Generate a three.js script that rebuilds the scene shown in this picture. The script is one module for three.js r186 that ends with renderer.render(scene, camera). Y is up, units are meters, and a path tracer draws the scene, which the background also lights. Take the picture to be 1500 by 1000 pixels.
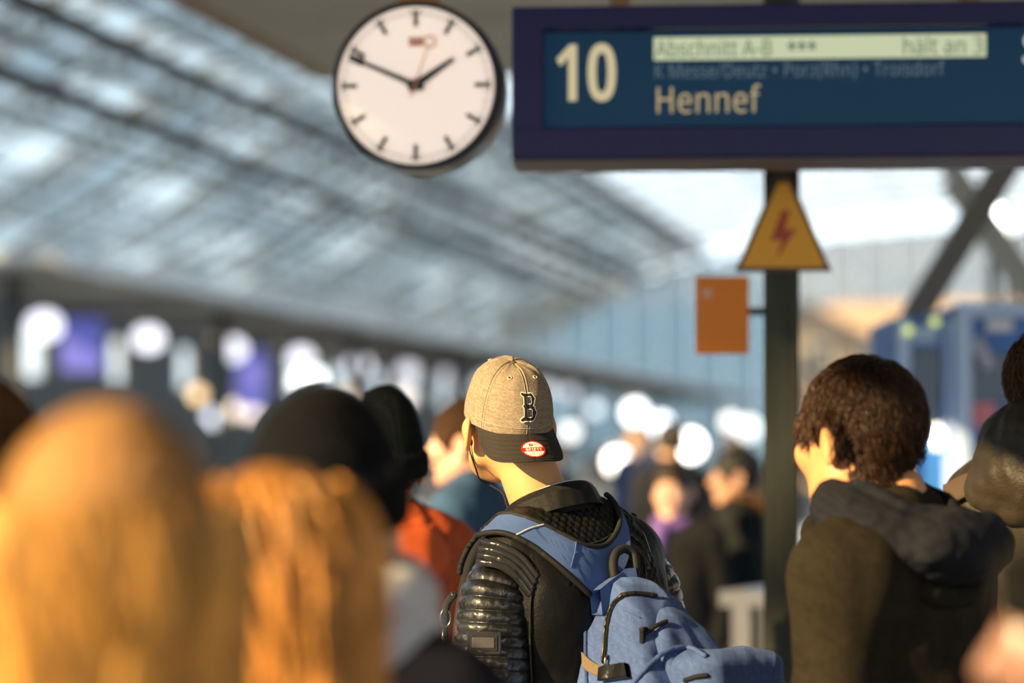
import * as THREE from 'three';
import { ImprovedNoise } from 'three/addons/math/ImprovedNoise.js';
import { mergeGeometries } from 'three/addons/utils/BufferGeometryUtils.js';
import { RoundedBoxGeometry } from 'three/addons/geometries/RoundedBoxGeometry.js';
import { RectAreaLightUniformsLib } from 'three/addons/lights/RectAreaLightUniformsLib.js';

// ------------------------------------------------------------------ camera, sky, sun, exposure
const V3 = (x = 0, y = 0, z = 0) => new THREE.Vector3(x, y, z);
const scene = new THREE.Scene();
const FOCAL = 3546, EYE = 1.67, HORIZON = 655;               // focal length and horizon in pixels of the 1500 x 1000 frame
const camera = new THREE.PerspectiveCamera(2 * Math.atan(500 / FOCAL) * 180 / Math.PI, 1.5, 0.1, 600);
camera.position.set(0, EYE, 0);
camera.setViewOffset(1500, 1000, 0, 500 - HORIZON, 1500, 1000);
camera.focus = 4.42;
camera.userData.fStop = 1.5;

const renderer = new THREE.WebGLRenderer();
renderer.toneMapping = THREE.LinearToneMapping;
renderer.toneMappingExposure = 1.12;
renderer.shadowMap.enabled = true;
RectAreaLightUniformsLib.init();

function skyTexture() {                                       // a clear pale winter sky, even all round
  const w = 64, h = 64, d = new Float32Array(w * h * 4);
  for (let y = 0; y < h; y++) {
    const el = Math.max(0, (y + 0.5) / h * 2 - 1);
    for (let x = 0; x < w; x++) {
      const o = (y * w + x) * 4, t = Math.pow(el, 0.6);
      d[o] = 1.68 - 0.52 * t; d[o + 1] = 1.95 - 0.35 * t; d[o + 2] = 2.1 - 0.05 * t; d[o + 3] = 1;
    }
  }
  const t = new THREE.DataTexture(d, w, h, THREE.RGBAFormat, THREE.FloatType);
  t.mapping = THREE.EquirectangularReflectionMapping; t.magFilter = THREE.LinearFilter; t.needsUpdate = true;
  return t;
}
const sky = skyTexture();
scene.background = sky; scene.environment = sky;

const sun = new THREE.DirectionalLight(new THREE.Color().setRGB(1, 0.63, 0.29), 37);
sun.position.set(-36, 18.5, 18); sun.target.position.set(0, 1.5, -4.5);
sun.castShadow = true; sun.shadow.mapSize.set(4096, 4096);
Object.assign(sun.shadow.camera, { left: -40, right: 40, top: 40, bottom: -40, near: 1, far: 200 });
scene.add(sun, sun.target);

// ------------------------------------------------------------------ helpers
const noise = new ImprovedNoise();
const N = (x, y, z) => noise.noise(x, y, z);
let seed = 1234567;
const rnd = () => { seed = (seed * 1664525 + 1013904223) >>> 0; return seed / 4294967296; };
const rr = (a, b) => a + (b - a) * rnd();
const lerp = (a, b, t) => a + (b - a) * t;
const clamp = (x, a = 0, b = 1) => Math.min(b, Math.max(a, x));
const smooth = (a, b, x) => { const t = clamp((x - a) / (b - a)); return t * t * (3 - 2 * t); };
const DEG = Math.PI / 180;
const at = (px, py, d) => V3((px - 750) / FOCAL * d, EYE + (HORIZON - py) / FOCAL * d, -d);

const used = new Map();
function numbered(name) { const n = used.get(name) ?? 0; used.set(name, n + 1); return n ? name + '_' + String(n).padStart(3, '0') : name; }
function thing(name, label, category, pos = V3(), turn = 0, group) {
  const o = new THREE.Group(); o.name = numbered(name); o.position.copy(pos); o.rotation.y = turn;
  o.userData = { label, category }; if (group) o.userData.group = group;
  scene.add(o); return o;
}
function structure(name, label, category) {
  const o = new THREE.Group(); o.name = name; o.userData = { label, category, kind: 'structure' }; scene.add(o); return o;
}
function part(name, geo, mat, parent, label) {
  const m = new THREE.Mesh(geo, mat); m.name = name; m.castShadow = m.receiveShadow = true;
  if (label) m.userData.label = label;
  parent.add(m); return m;
}
const rgb = (r, g, b) => new THREE.Color().setRGB(r, g, b);
const mat = (color, roughness = 0.8, extra = {}) => new THREE.MeshPhysicalMaterial({ color, roughness, ...extra });
function noiseMap(size, fn, srgb) {                           // fn(u, v) -> [r, g, b] in 0..1
  const d = new Uint8Array(size * size * 4);
  for (let y = 0; y < size; y++) for (let x = 0; x < size; x++) {
    const c = fn(x / size, y / size), o = (y * size + x) * 4;
    for (let k = 0; k < 3; k++) d[o + k] = clamp(c[k]) * 255;
    d[o + 3] = 255;
  }
  const t = new THREE.DataTexture(d, size, size); t.wrapS = t.wrapT = THREE.RepeatWrapping; t.magFilter = THREE.LinearFilter;
  if (srgb) t.colorSpace = THREE.SRGBColorSpace;
  t.needsUpdate = true; return t;
}
const hash2 = (x, y) => { let h = (x * 374761393 + y * 668265263) | 0; h = Math.imul(h ^ (h >>> 13), 1274126177); return ((h ^ (h >>> 16)) >>> 0) / 4294967296; };
function tileNoise(u, v, f) {                                 // value noise that repeats
  const x = u * f, y = v * f, i = Math.floor(x), j = Math.floor(y), a = x - i, b = y - j, w = (q) => q * q * (3 - 2 * q), g = (m, n) => hash2(((m % f) + f) % f, ((n % f) + f) % f + f * 7);
  return lerp(lerp(g(i, j), g(i + 1, j), w(a)), lerp(g(i, j + 1), g(i + 1, j + 1), w(a)), w(b));
}
const repeat = (t, n) => { const c = t.clone(); c.repeat.set(n, n); c.needsUpdate = true; return c; };
const heatherMap = noiseMap(256, (u, v) => { const n = 0.55 * tileNoise(u, v, 128) + 0.3 * tileNoise(u, v, 40) + 0.15 * tileNoise(u, v, 10), c = 0.55 + 0.55 * n; return [c, c * 0.97, c * 0.92]; }, true);
const woolMap = noiseMap(256, (u, v) => { const n = 0.5 * tileNoise(u, v, 90) + 0.3 * tileNoise(u, v, 24) + 0.2 * tileNoise(u, v, 7), c = 0.65 + 0.5 * n; return [c, c, c]; }, true);
const grainMap = noiseMap(256, (u, v) => { const n = 0.5 * tileNoise(u, v, 64) + 0.5 * tileNoise(u, v, 22); return [n, n, n]; });
const concreteMap = noiseMap(256, (u, v) => { const n = 0.4 * tileNoise(u, v, 100) + 0.35 * tileNoise(u, v, 18) + 0.25 * tileNoise(u, v, 5), c = 0.7 + 0.4 * n; return [c, c, c * 0.98]; }, true);

// signed distances
const sstep = (a, b, k) => { const h = Math.max(k - Math.abs(a - b), 0) / k; return Math.min(a, b) - h * h * k * 0.25; };
const smax = (a, b, k) => -sstep(-a, -b, k);
function cone(x, y, z, a, b, ra, rb) {
  const bx = b[0] - a[0], by = b[1] - a[1], bz = b[2] - a[2], px = x - a[0], py = y - a[1], pz = z - a[2];
  const h = clamp((px * bx + py * by + pz * bz) / (bx * bx + by * by + bz * bz));
  return Math.hypot(px - bx * h, py - by * h, pz - bz * h) - (ra + (rb - ra) * h);
}
function ell(x, y, z, c, r) {
  const px = x - c[0], py = y - c[1], pz = z - c[2], k0 = Math.hypot(px / r[0], py / r[1], pz / r[2]), k1 = Math.hypot(px / (r[0] * r[0]), py / (r[1] * r[1]), pz / (r[2] * r[2]));
  return k1 < 1e-9 ? -Math.min(...r) : k0 * (k0 - 1) / k1;
}
const ball = (x, y, z, c, r) => Math.hypot(x - c[0], y - c[1], z - c[2]) - r;
function ring(x, y, z, c, R, r, tilt, sx = 1) {               // torus lying flat, tilted about x
  const py = y - c[1], pz = z - c[2], co = Math.cos(tilt), si = Math.sin(tilt), px = (x - c[0]) / sx, qy = py * co - pz * si, qz = py * si + pz * co;
  return Math.hypot(Math.hypot(px, qz) - R, qy) - r;
}
function rbox(x, y, z, c, h, r) {
  const qx = Math.abs(x - c[0]) - h[0] + r, qy = Math.abs(y - c[1]) - h[1] + r, qz = Math.abs(z - c[2]) - h[2] + r;
  return Math.hypot(Math.max(qx, 0), Math.max(qy, 0), Math.max(qz, 0)) + Math.min(Math.max(qx, qy, qz), 0) - r;
}
const gradient = (f, x, y, z, e = 0.001) => V3(f(x + e, y, z) - f(x - e, y, z), f(x, y + e, z) - f(x, y - e, z), f(x, y, z + e) - f(x, y, z - e)).normalize();

// surface of a distance field as an indexed mesh (surface nets), smooth normals from the field
function net(f, lo, hi, h, uvScale = 1) {
  const n = [0, 1, 2].map((k) => Math.ceil((hi[k] - lo[k]) / h) + 2), [nx, ny, nz] = n, val = new Float32Array(nx * ny * nz);
  let o = 0;
  for (let k = 0; k < nz; k++) for (let j = 0; j < ny; j++) for (let i = 0; i < nx; i++) val[o++] = f(lo[0] + i * h, lo[1] + j * h, lo[2] + k * h);
  const id = new Int32Array(nx * ny * nz).fill(-1), pos = [], idx = [], sy = nx, sz = nx * ny;
  const corners = [0, 1, sy, sy + 1, sz, sz + 1, sz + sy, sz + sy + 1], edges = [[0, 1], [2, 3], [4, 5], [6, 7], [0, 2], [1, 3], [4, 6], [5, 7], [0, 4], [1, 5], [2, 6], [3, 7]];
  for (let k = 0; k < nz - 1; k++) for (let j = 0; j < ny - 1; j++) for (let i = 0; i < nx - 1; i++) {
    const c = i + j * sy + k * sz; let neg = 0;
    for (let q = 0; q < 8; q++) if (val[c + corners[q]] < 0) neg++;
    if (neg === 0 || neg === 8) continue;
    let x = 0, y = 0, z = 0, m = 0;
    for (const [a, b] of edges) {
      const va = val[c + corners[a]], vb = val[c + corners[b]];
      if ((va < 0) === (vb < 0)) continue;
      const t = va / (va - vb); m++;
      x += (a & 1) + ((b & 1) - (a & 1)) * t; y += ((a >> 1) & 1) + (((b >> 1) & 1) - ((a >> 1) & 1)) * t; z += (a >> 2) + ((b >> 2) - (a >> 2)) * t;
    }
    id[c] = pos.length / 3; pos.push(lo[0] + (i + x / m) * h, lo[1] + (j + y / m) * h, lo[2] + (k + z / m) * h);
  }
  const quad = (a, b, c, d, flip) => { if (a < 0 || b < 0 || c < 0 || d < 0) return; flip ? idx.push(a, c, b, a, d, c) : idx.push(a, b, c, a, c, d); };
  for (let k = 1; k < nz - 1; k++) for (let j = 1; j < ny - 1; j++) for (let i = 1; i < nx - 1; i++) {
    const c = i + j * sy + k * sz, v = val[c] < 0;
    if (v !== (val[c + 1] < 0)) quad(id[c - sy - sz], id[c - sz], id[c], id[c - sy], !v);
    if (v !== (val[c + sy] < 0)) quad(id[c - 1 - sz], id[c - 1], id[c], id[c - sz], !v);
    if (v !== (val[c + sz] < 0)) quad(id[c - 1 - sy], id[c - sy], id[c], id[c - 1], !v);
  }
  const nor = new Float32Array(pos.length), uv = new Float32Array(pos.length / 3 * 2), e = h * 0.5;
  for (let q = 0; q < pos.length; q += 3) {
    const g = gradient(f, pos[q], pos[q + 1], pos[q + 2], e), v = clamp(f(pos[q], pos[q + 1], pos[q + 2]), -h, h) * 0.8;
    pos[q] -= g.x * v; pos[q + 1] -= g.y * v; pos[q + 2] -= g.z * v;
    nor[q] = g.x; nor[q + 1] = g.y; nor[q + 2] = g.z;
    uv[q / 3 * 2] = (pos[q] + 0.63 * pos[q + 2]) * uvScale; uv[q / 3 * 2 + 1] = (pos[q + 1] + 0.31 * pos[q + 2]) * uvScale;
  }
  const g = new THREE.BufferGeometry();
  g.setAttribute('position', new THREE.BufferAttribute(new Float32Array(pos), 3)); g.setAttribute('normal', new THREE.BufferAttribute(nor, 3));
  g.setAttribute('uv', new THREE.BufferAttribute(uv, 2)); g.setIndex(idx); return g;
}
// parametric grid; fn(u, v) -> Vector3
function grid(fn, nu, nv, closedU = false) {
  const pos = [], uv = [], idx = [];
  for (let j = 0; j <= nv; j++) for (let i = 0; i <= nu; i++) { const p = fn(i / nu, j / nv); pos.push(p.x, p.y, p.z); uv.push(i / nu, j / nv); }
  for (let j = 0; j < nv; j++) for (let i = 0; i < nu; i++) { const a = j * (nu + 1) + i, b = a + 1, c = a + nu + 1, d = c + 1; idx.push(a, b, d, a, d, c); }
  const g = new THREE.BufferGeometry();
  g.setAttribute('position', new THREE.Float32BufferAttribute(pos, 3)); g.setAttribute('uv', new THREE.Float32BufferAttribute(uv, 2)); g.setIndex(idx);
  g.computeVertexNormals();
  if (closedU) { const n = g.attributes.normal; for (let j = 0; j <= nv; j++) { const a = j * (nu + 1), b = a + nu, v = V3(n.getX(a) + n.getX(b), n.getY(a) + n.getY(b), n.getZ(a) + n.getZ(b)).normalize(); n.setXYZ(a, v.x, v.y, v.z); n.setXYZ(b, v.x, v.y, v.z); } }
  return g;
}
const tube = (pts, r, segs = 40, sides = 8) => { const c = new THREE.CatmullRomCurve3(pts); const g = new THREE.TubeGeometry(c, segs, r, sides, false); const caps = [0, 1].map((t) => { const s = new THREE.SphereGeometry(r, sides, 6), p = c.getPoint(t); s.translate(p.x, p.y, p.z); return s; }); return mergeGeometries([g, ...caps]); };
function bar(a, b, w, h = w) {                                // a straight box beam from a to b
  const g = new THREE.BoxGeometry(w, h, a.distanceTo(b)), m = new THREE.Matrix4().lookAt(a, b, V3(0, 1, 0.001)); g.applyMatrix4(m);
  const c = a.clone().add(b).multiplyScalar(0.5); g.translate(c.x, c.y, c.z); return g;
}
const box = (w, h, d, x = 0, y = 0, z = 0, r = 0) => { const g = r ? new RoundedBoxGeometry(w, h, d, 2, r) : new THREE.BoxGeometry(w, h, d); g.translate(x, y, z); return g; };
const cyl = (r1, r2, h, x = 0, y = 0, z = 0, s = 24) => { const g = new THREE.CylinderGeometry(r1, r2, h, s); g.translate(x, y, z); return g; };
const merge = (list) => mergeGeometries(list.map((g) => { const q = g.index ? g.toNonIndexed() : g; for (const k of Object.keys(q.attributes)) if (!['position', 'normal', 'uv', 'color'].includes(k)) q.deleteAttribute(k); return q; }));
// a bundle of thin tapering strands, one geometry
class Strands {
  constructor() { this.p = []; this.n = []; this.c = []; this.i = []; }
  add(pts, r, color, sides = 4) {
    const base = this.p.length / 3, m = pts.length;
    for (let k = 0; k < m; k++) {
      const t = pts[Math.min(k + 1, m - 1)].clone().sub(pts[Math.max(k - 1, 0)]).normalize(), a = Math.abs(t.y) > 0.9 ? V3(1, 0, 0) : V3(0, 1, 0), u = t.clone().cross(a).normalize(), v = t.clone().cross(u), rad = r * (1 - 0.85 * Math.pow(k / (m - 1), 2));
      for (let s = 0; s < sides; s++) {
        const w = s / sides * Math.PI * 2, nx = u.clone().multiplyScalar(Math.cos(w)).addScaledVector(v, Math.sin(w));
        this.p.push(pts[k].x + nx.x * rad, pts[k].y + nx.y * rad, pts[k].z + nx.z * rad); this.n.push(nx.x, nx.y, nx.z); this.c.push(color.r, color.g, color.b);
      }
    }
    for (let k = 0; k < m - 1; k++) for (let s = 0; s < sides; s++) { const a = base + k * sides + s, b = base + k * sides + (s + 1) % sides; this.i.push(a, b, a + sides, b, b + sides, a + sides); }
  }
  build() { const g = new THREE.BufferGeometry(); g.setAttribute('position', new THREE.Float32BufferAttribute(this.p, 3)); g.setAttribute('normal', new THREE.Float32BufferAttribute(this.n, 3)); g.setAttribute('color', new THREE.Float32BufferAttribute(this.c, 3)); g.setIndex(this.i); return g; }
}

// ------------------------------------------------------------------ the hall, in track coordinates (s along the track, x across, y up)
const HEAD = Math.atan((1470 - 750) / FOCAL), cH = Math.cos(HEAD), sH = Math.sin(HEAD);
const T = (s, x, y) => V3(x * cH + s * sH, y, x * sH - s * cH);
const along = (g) => { g.rotateY(-HEAD); return g; };          // geometry drawn with x across and -z along the track
const steel = mat(rgb(0.05, 0.057, 0.066), 0.7, { specularIntensity: 0.5 }), paleSteel = mat(rgb(0.2, 0.2, 0.2), 0.6), concrete = mat(rgb(0.42, 0.41, 0.39), 0.9, { map: concreteMap });
const dirtyGlass = [[0.37, 0.425, 0.45], [0.24, 0.29, 0.315], [0.58, 0.635, 0.655]].map((c) => new THREE.MeshPhysicalMaterial({ color: rgb(...c), transmission: 1, thickness: 0, roughness: 0.12, ior: 1.45 }));
const clearGlass = new THREE.MeshPhysicalMaterial({ color: rgb(0.96, 0.97, 0.97), transmission: 1, thickness: 0, roughness: 0.02, ior: 1.45 });

const S0 = -28.75, S1 = 148, BAY = 5.5;
const floor = structure('floor', 'grey paved station platform under the travellers', 'floor');
part('paving', along(box(9.4, 0.9, S1 - S0, 0.7, -0.45, -(S0 + S1) / 2)), concrete, floor);
part('kerb', along(box(0.35, 0.02, S1 - S0, -3.6, 0.01, -(S0 + S1) / 2)), mat(rgb(0.7, 0.7, 0.66), 0.9), floor);
const ground = structure('ground', 'dark gravel track bed beside the platform', 'ground');
part('ballast', along(box(66, 0.3, S1 - S0, 0, -1.06, -(S0 + S1) / 2)), mat(rgb(0.11, 0.1, 0.09), 0.95, { map: concreteMap }), ground);
part('platform_slab', along(box(9, 0.9, S1 - S0, -17.5, -0.45, -(S0 + S1) / 2)), concrete, ground);
for (const x of [-11.2, -9.7, -7.4, -5.9]) part('rail', along(box(0.07, 0.16, S1 - S0, x, -0.83, -(S0 + S1) / 2)), steel, ground);

// glazed vault
const vault = structure('ceiling', 'arched glass and steel roof of the train shed', 'roof');
const PROFILE = [[-30.6, 7.5], [-27, 9.4], [-24.5, 11], [-22.5, 12.1], [-20.2, 12.9], [-18, 13.6], [-12, 14.8], [-6, 15.5], [0, 15.7], [6, 15.5], [12, 14.8], [18, 13.6], [22.5, 12.1], [27, 9.4], [30.6, 7.5]];
const arches = []; for (let s = S0; s <= S1 + 0.1; s += BAY) arches.push(s);
const archGeo = merge(PROFILE.slice(0, -1).map((a, k) => { const b = PROFILE[k + 1]; if (Math.abs(a[0] + b[0]) < 36) return bar(V3(a[0], a[1], 0), V3(b[0], b[1], 0), 0.14, 0.12).toNonIndexed(); return merge([bar(V3(a[0], a[1], 0), V3(b[0], b[1], 0), 0.3, 0.14), bar(V3(a[0], a[1] - 0.75, 0), V3(b[0], b[1] - 0.75, 0), 0.2, 0.1), bar(V3(a[0], a[1], 0), V3(b[0], b[1] - 0.75, 0), 0.08, 0.08), bar(V3(b[0], b[1], 0), V3(b[0], b[1] - 0.75, 0), 0.1, 0.1)]); }));
for (const s of arches) { const m = part('arch_rib', archGeo, steel, vault); m.position.copy(T(s, 0, 0)); m.rotation.y = -HEAD; }
PROFILE.forEach(([x, y], k) => {
  const heavy = [2, 3, 5].includes(k);
  part('purlin', bar(T(S0, x, y), T(S1, x, y), heavy ? 0.55 : Math.abs(x) < 17 ? 0.08 : 0.12, heavy ? 0.42 : 0.1), steel, vault);
  if (k > 0 && k < 6) part('purlin', bar(T(S0, x, y - 0.8), T(S1, x, y - 0.8), heavy ? 0.18 : 0.08, heavy ? 0.18 : 0.08), steel, vault);
});
function pane(a, b, s0, s1, m) {                              // glass between two purlins and two arches, with thin glazing bars
  const g = new THREE.BufferGeometry(), c = [T(s0, a[0], a[1]), T(s1, a[0], a[1]), T(s1, b[0], b[1]), T(s0, b[0], b[1])];
  g.setAttribute('position', new THREE.Float32BufferAttribute(c.flatMap((p) => [p.x, p.y + 0.02, p.z]), 3)); g.setIndex([0, 1, 2, 0, 2, 3]); g.computeVertexNormals();
  part('glass_pane', g, m, vault);
}
for (let k = 0; k < PROFILE.length - 1; k++) {
  const a = PROFILE[k], b = PROFILE[k + 1], tinted = k < 5 || k > 10;
  if (!tinted) { for (let q = 0; q < arches.length - 1; q += 4) pane(a, b, arches[q], arches[Math.min(q + 4, arches.length - 1)], clearGlass); continue; }
  for (let q = 0; q < arches.length - 1; q++) {
    if (arches[q] < 30 || k > 10) { if (q % 4 === 0) pane(a, b, arches[q], arches[Math.min(q + 4, arches.length - 1)], dirtyGlass[0]); continue; }
    const mid = [(a[0] + b[0]) / 2, (a[1] + b[1]) / 2];
    pane(a, mid, arches[q], arches[q + 1], dirtyGlass[Math.floor(rnd() * 2.99)]); pane(mid, b, arches[q], arches[q + 1], dirtyGlass[Math.floor(rnd() * 2.99)]);
    part('glazing_bar', bar(T(arches[q], ...mid), T(arches[q + 1], ...mid), 0.09), steel, vault);
  }
}
// side walls with tall windows low down, seen beyond the far platform
const wallMat = mat(rgb(0.09, 0.095, 0.1), 0.85);
for (const [side, x] of [['left', -31], ['right', 31]]) {
  const w = structure('wall_' + side, 'dark steel side wall of the train shed', 'wall');
  part('lower_panel', along(box(0.3, 4.9, S1 - S0, x, 1.5, -(S0 + S1) / 2)), wallMat, w);
  part('upper_panel', along(box(0.3, 2.1, S1 - S0, x, 6.55, -(S0 + S1) / 2)), wallMat, w);
  for (let s = S0, n = 0; s < S1; s += 7.4, n++) {
    const len = side === 'left' ? 5.2 + 1.2 * hash2(n, 3) : 6.2;
    part('pier', along(box(0.08, 1.58, len, x, 4.73, -(s + len / 2))), wallMat, w);
    part('window_pane', along(box(0.03, 1.58, 7.4 - len, x, 4.73, -(s + len + (7.4 - len) / 2))), clearGlass, w);
  }
}
// end of the hall: masonry office block with a pale gable of panels above
const endWall = structure('wall_end', 'far end wall of the hall, brownish masonry under pale gable panels', 'wall');
part('masonry', along(box(44, 11.4, 0.5, 9, 4.7, -S1)), mat(rgb(0.21, 0.175, 0.155), 0.9, { map: concreteMap }), endWall);
for (let x = -29; x < 29; x += 2.05) part('gable_panel', along(box(2, Math.max(0.6, 15.2 * Math.sqrt(1 - (x / 40) ** 2) - 10.6), 0.2, x + 1, 10.4 + Math.max(0.6, 15.2 * Math.sqrt(1 - (x / 40) ** 2) - 10.6) / 2, -S1)), new THREE.MeshPhysicalMaterial({ color: rgb(0.4, 0.44, 0.46), transmission: 0.94, roughness: 0.35, thickness: 0 }), endWall);
for (let x = -30; x < -13.5; x += 2.05) part('glazed_panel', along(box(2, 11.4, 0.1, x, 4.7, -S1)), dirtyGlass[0], endWall);
for (let x = -11; x < 29; x += 3.4) for (const y of [3.2, 7]) {
  part('window_frame', along(box(1.5, 2.2, 0.1, x, y, -S1 + 0.28)), mat(rgb(0.5, 0.5, 0.48), 0.7), endWall);
  part('window_glass', along(box(1.3, 2, 0.1, x, y, -S1 + 0.3)), mat(rgb(0.05, 0.06, 0.07), 0.1), endWall);
}

// canopy of this platform
const CAN = 3.87, canopy = structure('ceiling_canopy', 'flat grey canopy roof over the platform', 'roof');
const soffit = mat(rgb(0.34, 0.335, 0.33), 0.85, { map: concreteMap });
for (let s = -26; s < 13.9; s += 1) part('soffit_panel', along(box(8.9, 0.05, 0.988, 0.55, CAN + 0.025, -(s + 0.5))), soffit, canopy);
part('fascia', along(box(0.12, 0.26, 40, -3.96, CAN + 0.12, 6)), mat(rgb(0.2, 0.13, 0.09), 0.7), canopy);
part('end_beam', along(box(9, 0.24, 0.14, 0.55, CAN + 0.13, -14.08)), mat(rgb(0.2, 0.18, 0.16), 0.7), canopy);
part('roof_deck', along(box(8.9, 0.1, 40, 0.55, CAN + 0.2, 6)), paleSteel, canopy);

// canopy of the neighbouring platform, with its posts
const far = structure('ceiling_far_canopy', 'dark canopy over the neighbouring platform', 'roof');
part('roof_deck', along(box(5.6, 0.16, 112, -17.4, 4.7, -92)), mat(rgb(0.4, 0.41, 0.42), 0.9), far);
for (let s = 38; s < 147; s += BAY) {
  part('joist', along(box(5.4, 0.2, 0.14, -17.4, 4.5, -s)), paleSteel, far);
  if (Math.round((s - 38) / BAY) % 2 === 0) part('post', along(box(0.25, 4.6, 0.25, -16.2, 2.3, -s)), steel, far);
}
part('edge_beam', along(box(0.15, 0.24, 112, -14.55, 4.6, -92)), mat(rgb(0.36, 0.37, 0.38), 0.7), far);

// ------------------------------------------------------------------ lamps of the neighbouring platform and beyond
function lampShade(name, label, pos, w, h, color, strength, group, post) {
  const t = thing(name, label, 'lamp', pos, 0, group);
  if (post) { const low = pos.y - h / 2; part('post', cyl(0.03, 0.045, low, 0, -h / 2 - low / 2, 0, 8), steel, t); part('foot', cyl(0.12, 0.14, 0.05, 0, -pos.y + 0.025, 0, 12), steel, t); } else part('rod', cyl(0.012, 0.012, 0.5, 0, h / 2 + 0.27, 0, 6), steel, t);
  part('housing', cyl(w * 0.32, w * 0.5, 0.08, 0, h / 2 + 0.03, 0, 20), paleSteel, t);
  const g = new THREE.SphereGeometry(0.5, 20, 14); g.scale(w, h, w);
  part('glowing_globe', g, new THREE.MeshStandardMaterial({ color: 0xffffff, emissive: color, emissiveIntensity: strength, roughness: 0.5 }), t);
  return t;
}
for (let k = 0; k < 11; k++) lampShade('hanging_lamp', 'pale lilac lamp in the row hanging under the far canopy', T(41.2 + k * 5.45, -17, 3.87), 0.62, 0.5, rgb(0.78, 0.78, 0.9), k > 4 ? 1.1 : 1.9, 'lamps in a row under the far canopy');
const globes = [[590, 582, 58, 0.45, [1, 0.72, 0.5], 1.2], [510, 578, 66, 0.4, [1, 0.72, 0.5], 1], [560, 592, 70, 0.4, [1, 0.6, 0.4], 1], [440, 556, 52, 0.4, [1, 1, 1], 3], [462, 553, 60, 0.4, [1, 1, 1], 3], [290, 578, 58, 0.35, [1, 0.6, 0.25], 1.6], [350, 600, 66, 0.5, [1, 0.8, 0.7], 1], [370, 604, 72, 0.5, [1, 0.8, 0.7], 1.4], [312, 612, 80, 0.5, [0.8, 0.85, 1], 2],
  [1010, 652, 40, 0.42, [1, 0.98, 0.95], 6], [905, 676, 36, 0.34, [1, 0.98, 0.95], 5], [930, 604, 60, 0.5, [1, 0.98, 0.98], 4], [945, 688, 42, 0.36, [1, 0.85, 0.82], 4], [968, 622, 64, 0.5, [0.95, 0.97, 1], 3.5], [1000, 700, 44, 0.34, [1, 0.9, 0.86], 3], [940, 640, 64, 0.5, [1, 0.95, 0.95], 2.6], [1096, 628, 56, 0.45, [0.9, 1, 0.98], 1.6], [1070, 618, 70, 0.4, [0.9, 0.95, 1], 1.6], [835, 632, 64, 0.4, [1, 0.95, 0.9], 2], [870, 600, 70, 0.36, [0.9, 0.95, 1], 1.3], [1455, 316, 15, 0.15, [1, 1, 1], 7], [1478, 330, 17, 0.12, [0.95, 1, 1], 1.5]];
globes.forEach(([x, y, d, w, c, e]) => lampShade('globe_lamp', x > 1400 ? 'small white lamp beside the slanting strut at upper right' : `blurred round ${c[2] < 0.75 ? 'warm orange' : 'white'} lamp glowing far ${x < 700 ? 'beyond the black hats' : 'behind the person in the cap'}`, at(x, y, d), w, w, rgb(...c), e * (x > 1400 ? 1.3 : 1.15), x > 1400 ? 'lamps by the strut' : `${c[2] < 0.75 ? 'warm' : 'white'} round lamps far down the hall ${x < 700 ? 'left' : 'right'}`, true));
const adMat = new THREE.MeshStandardMaterial({ color: rgb(0.05, 0.06, 0.3), roughness: 0.4, emissive: rgb(0.1, 0.11, 0.42), emissiveIntensity: 0.8 });
for (const [x, y, d, w, h] of [[120, 505, 50, 0.85, 1.1], [368, 555, 64, 0.8, 1.6]]) {
  const p = at(x, y, d), t = thing('platform_sign', x < 200 ? 'blue lit sign board under the far canopy, nearer one' : 'blue lit sign board under the far canopy, farther one', 'sign', V3(p.x, p.y - h / 2, p.z));
  part('panel', box(w, h, 0.08, 0, h / 2, 0, 0.02), adMat, t); part('hanger', box(0.05, 4.3 - p.y, 0.05, 0, h + (4.3 - p.y) / 2 - h / 2, 0), steel, t); part('edge', box(w + 0.06, 0.06, 0.1, 0, h, 0), steel, t);
}

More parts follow.
